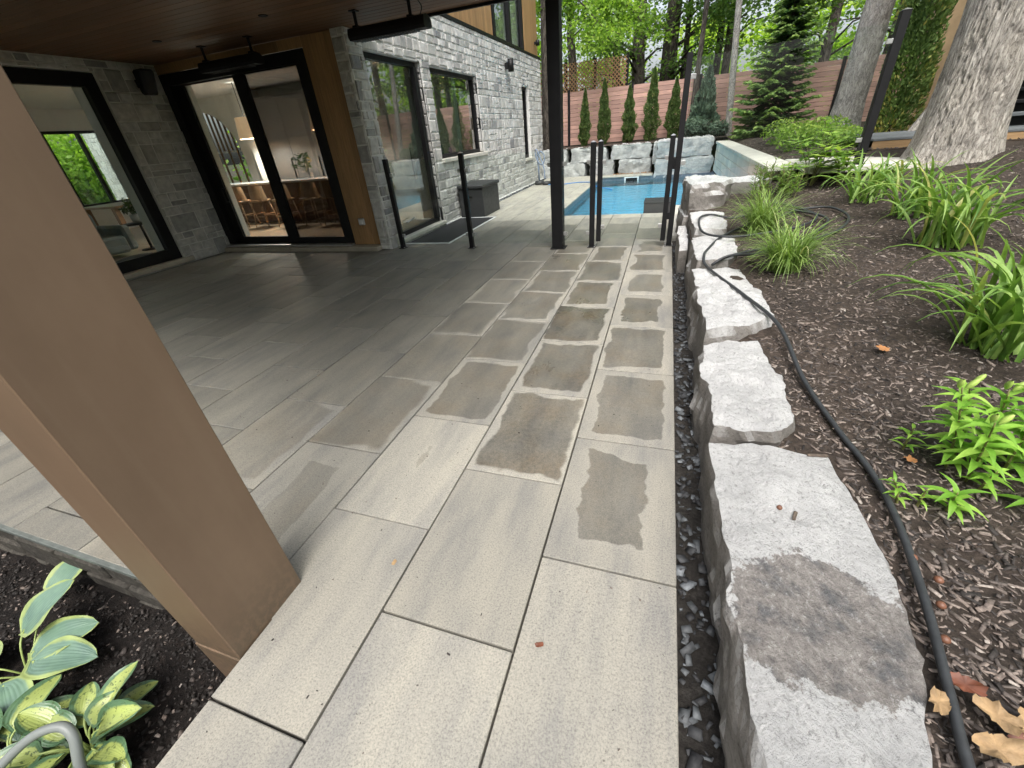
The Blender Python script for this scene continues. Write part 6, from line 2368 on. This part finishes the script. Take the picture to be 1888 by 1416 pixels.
chip_obj('bark_chip', 'grey bark chip at the far edge of the nearest boulder', .81, 1.81, .292, .085, .02, .012, .15, 'barkchip', 'bark')
chip_obj('bark_chip', 'brown bark chip on the middle of the nearest boulder', .632, 1.40, .292, .05, .018, .01, 1.2, 'barkchip', 'bark')
lathe('acorn', [(.004, 0), (.010, .004), (.011, .010), (.007, .017), (.0, .019)], 'nut', (.582, 1.428, .293))
tag(bpy.data.objects[-1] if False else [o for o in C.objects if o.name.startswith('acorn')][0], 'small brown acorn on the nearest boulder', 'acorn')
for k, (x, y) in enumerate([(.98, 1.30), (.985, 1.12), (.945, 1.0), (1.02, 1.22)]):
    o = lathe('acorn', [(.004, 0), (.012, .005), (.014, .012), (.009, .02), (.0, .023)], 'nut', (x, y, gz(x, y) + .006))
    tag(o, ['brown acorn right of the hose, farthest of four', 'brown acorn right of the hose by the damp patch', 'brown acorn right of the hose, nearest of four', 'brown acorn lying farthest right in the mulch'][k], 'acorn')

# ------------------------------------------------------------------ things by the wall
db = thing('deck_box', 'dark grey storage box against the stone wall', 'storage box', (-4.3, 10.55, 0))
V, F = box_geo(-4.72, -4.09, 9.98, 11.10, .004, .64, .012)
add('body', V, F, 'blackp', db)
V, F = box_geo(-4.74, -4.05, 9.95, 11.13, .641, .72, .02)
V = [(x, y, z + (.015 if z > .68 and x < -4.4 else 0)) for x, y, z in V]
add('lid', V, F, 'blackp', db)
for k in range(3):
    box('slot', -4.05, -4.045, 10.45 + k * .14, 10.53 + k * .14, .655, .675, 'black', db, .001)
box('handle', -4.45, -4.35, 9.94, 9.952, .45, .49, 'black', db, .002)
dm = thing('door_mat', 'black door mat with white edging in front of the glazed door', 'mat', (-4.2, 8.6, 0))
box('pad', -4.70, -3.82, 7.33, 9.88, .003, .016, 'mat', dm, .003)
m = MB()
m.box(-4.74, -3.77, 7.27, 7.325, .003, .018, bev=.004)
m.box(-4.74, -3.77, 9.885, 9.94, .003, .018, bev=.004)
m.box(-3.815, -3.77, 7.327, 9.883, .003, .018, bev=.004)
m.build('edging', 'whitep', dm)
vc = thing('pool_cleaner_stand', 'grey-blue pool cleaning hose and pole on a stand by the far stone wall', 'cleaning stand', (-4.33, 16.3, 0))
tube('pole', [(-4.36, 16.3, .05), (-4.40, 16.3, 1.05)], .03, 'greyblue', vc)
tube('hose_loop', spline([(-4.38, 16.28, .95), (-4.25, 16.2, 1.08), (-4.12, 16.2, .9), (-4.2, 16.2, .65), (-4.4, 16.25, .8), (-4.48, 16.3, 1.05), (-4.38, 16.2, 1.12), (-4.15, 16.15, .6), (-4.1, 16.1, .2)], 8), .022, 'greyblue', vc)
lathe('wheel_base', [(.16, 0), (.18, .03), (.16, .12), (.05, .14)], 'blackp', (-4.36, 16.3, .004), vc)
lathe('hose_reel', [(.14, 0), (.16, .03), (.15, .10), (.05, .12)], 'blackp', (-4.05, 16.1, .004), vc)
tube('blue_hose', spline([(-4.0, 16.0, .02), (-3.4, 15.9, .016), (-2.9, 16.2, .016), (-2.4, 15.9, .02), (-2.2, 15.7, -.08), (-1.6, 15.2, -.145)], 8), .014, 'bluep', vc)
# greenery beyond the kitchen's arched window
for i, (x, y) in enumerate([(-15.5, 17), (-18.5, 20), (-12.5, 21)]):
    tree('tree', ['leafy tree outside the arched kitchen window', 'tree left of the arched kitchen window', 'tree right of the arched kitchen window'][i], x, y, -.3, 7, .2, 'bark2', 'maple', 870 + i, 1.2, 2.4, 30, 2600, .14, group='trees behind the kitchen', cspread=.6)

def samp_deb(r, n):
    q = np.stack([-3.0 + 3.2 * r.random(n), -.3 + 7 * r.random(n) ** 1.6], 1)
    return q[(q[:, 0] > -1.38) | (q[:, 1] > .8)]


chips('paver_debris', 'tiny dark specks and twig bits scattered on the pavers', 750, samp_deb, lambda a, b: .0012, .004, .016, 'chip', 807, .4, (.2, .6), 2.0, 'debris', .1)

# unseen trees added to block low sky light and darken the covered patio
for i, (x, y) in enumerate([(-10.5, -7.5), (-6.5, -9.0), (-2.5, -8.0), (2.0, -9.5), (6.5, -7.0)]):
    tree('tree', ['added sky-blocking tree out of view at the far left', 'added sky-blocking tree out of view left of the path', 'added sky-blocking tree straight behind the camera', 'added sky-blocking tree out of view right of the path', 'added sky-blocking tree out of view at the far right'][i], x, y, -.3, 7.5, .25, 'bark2', 'dleaf', 900 + i, .6, 3.0, 40, 5200, .2, group='added trees blocking the low sky', cspread=.75)
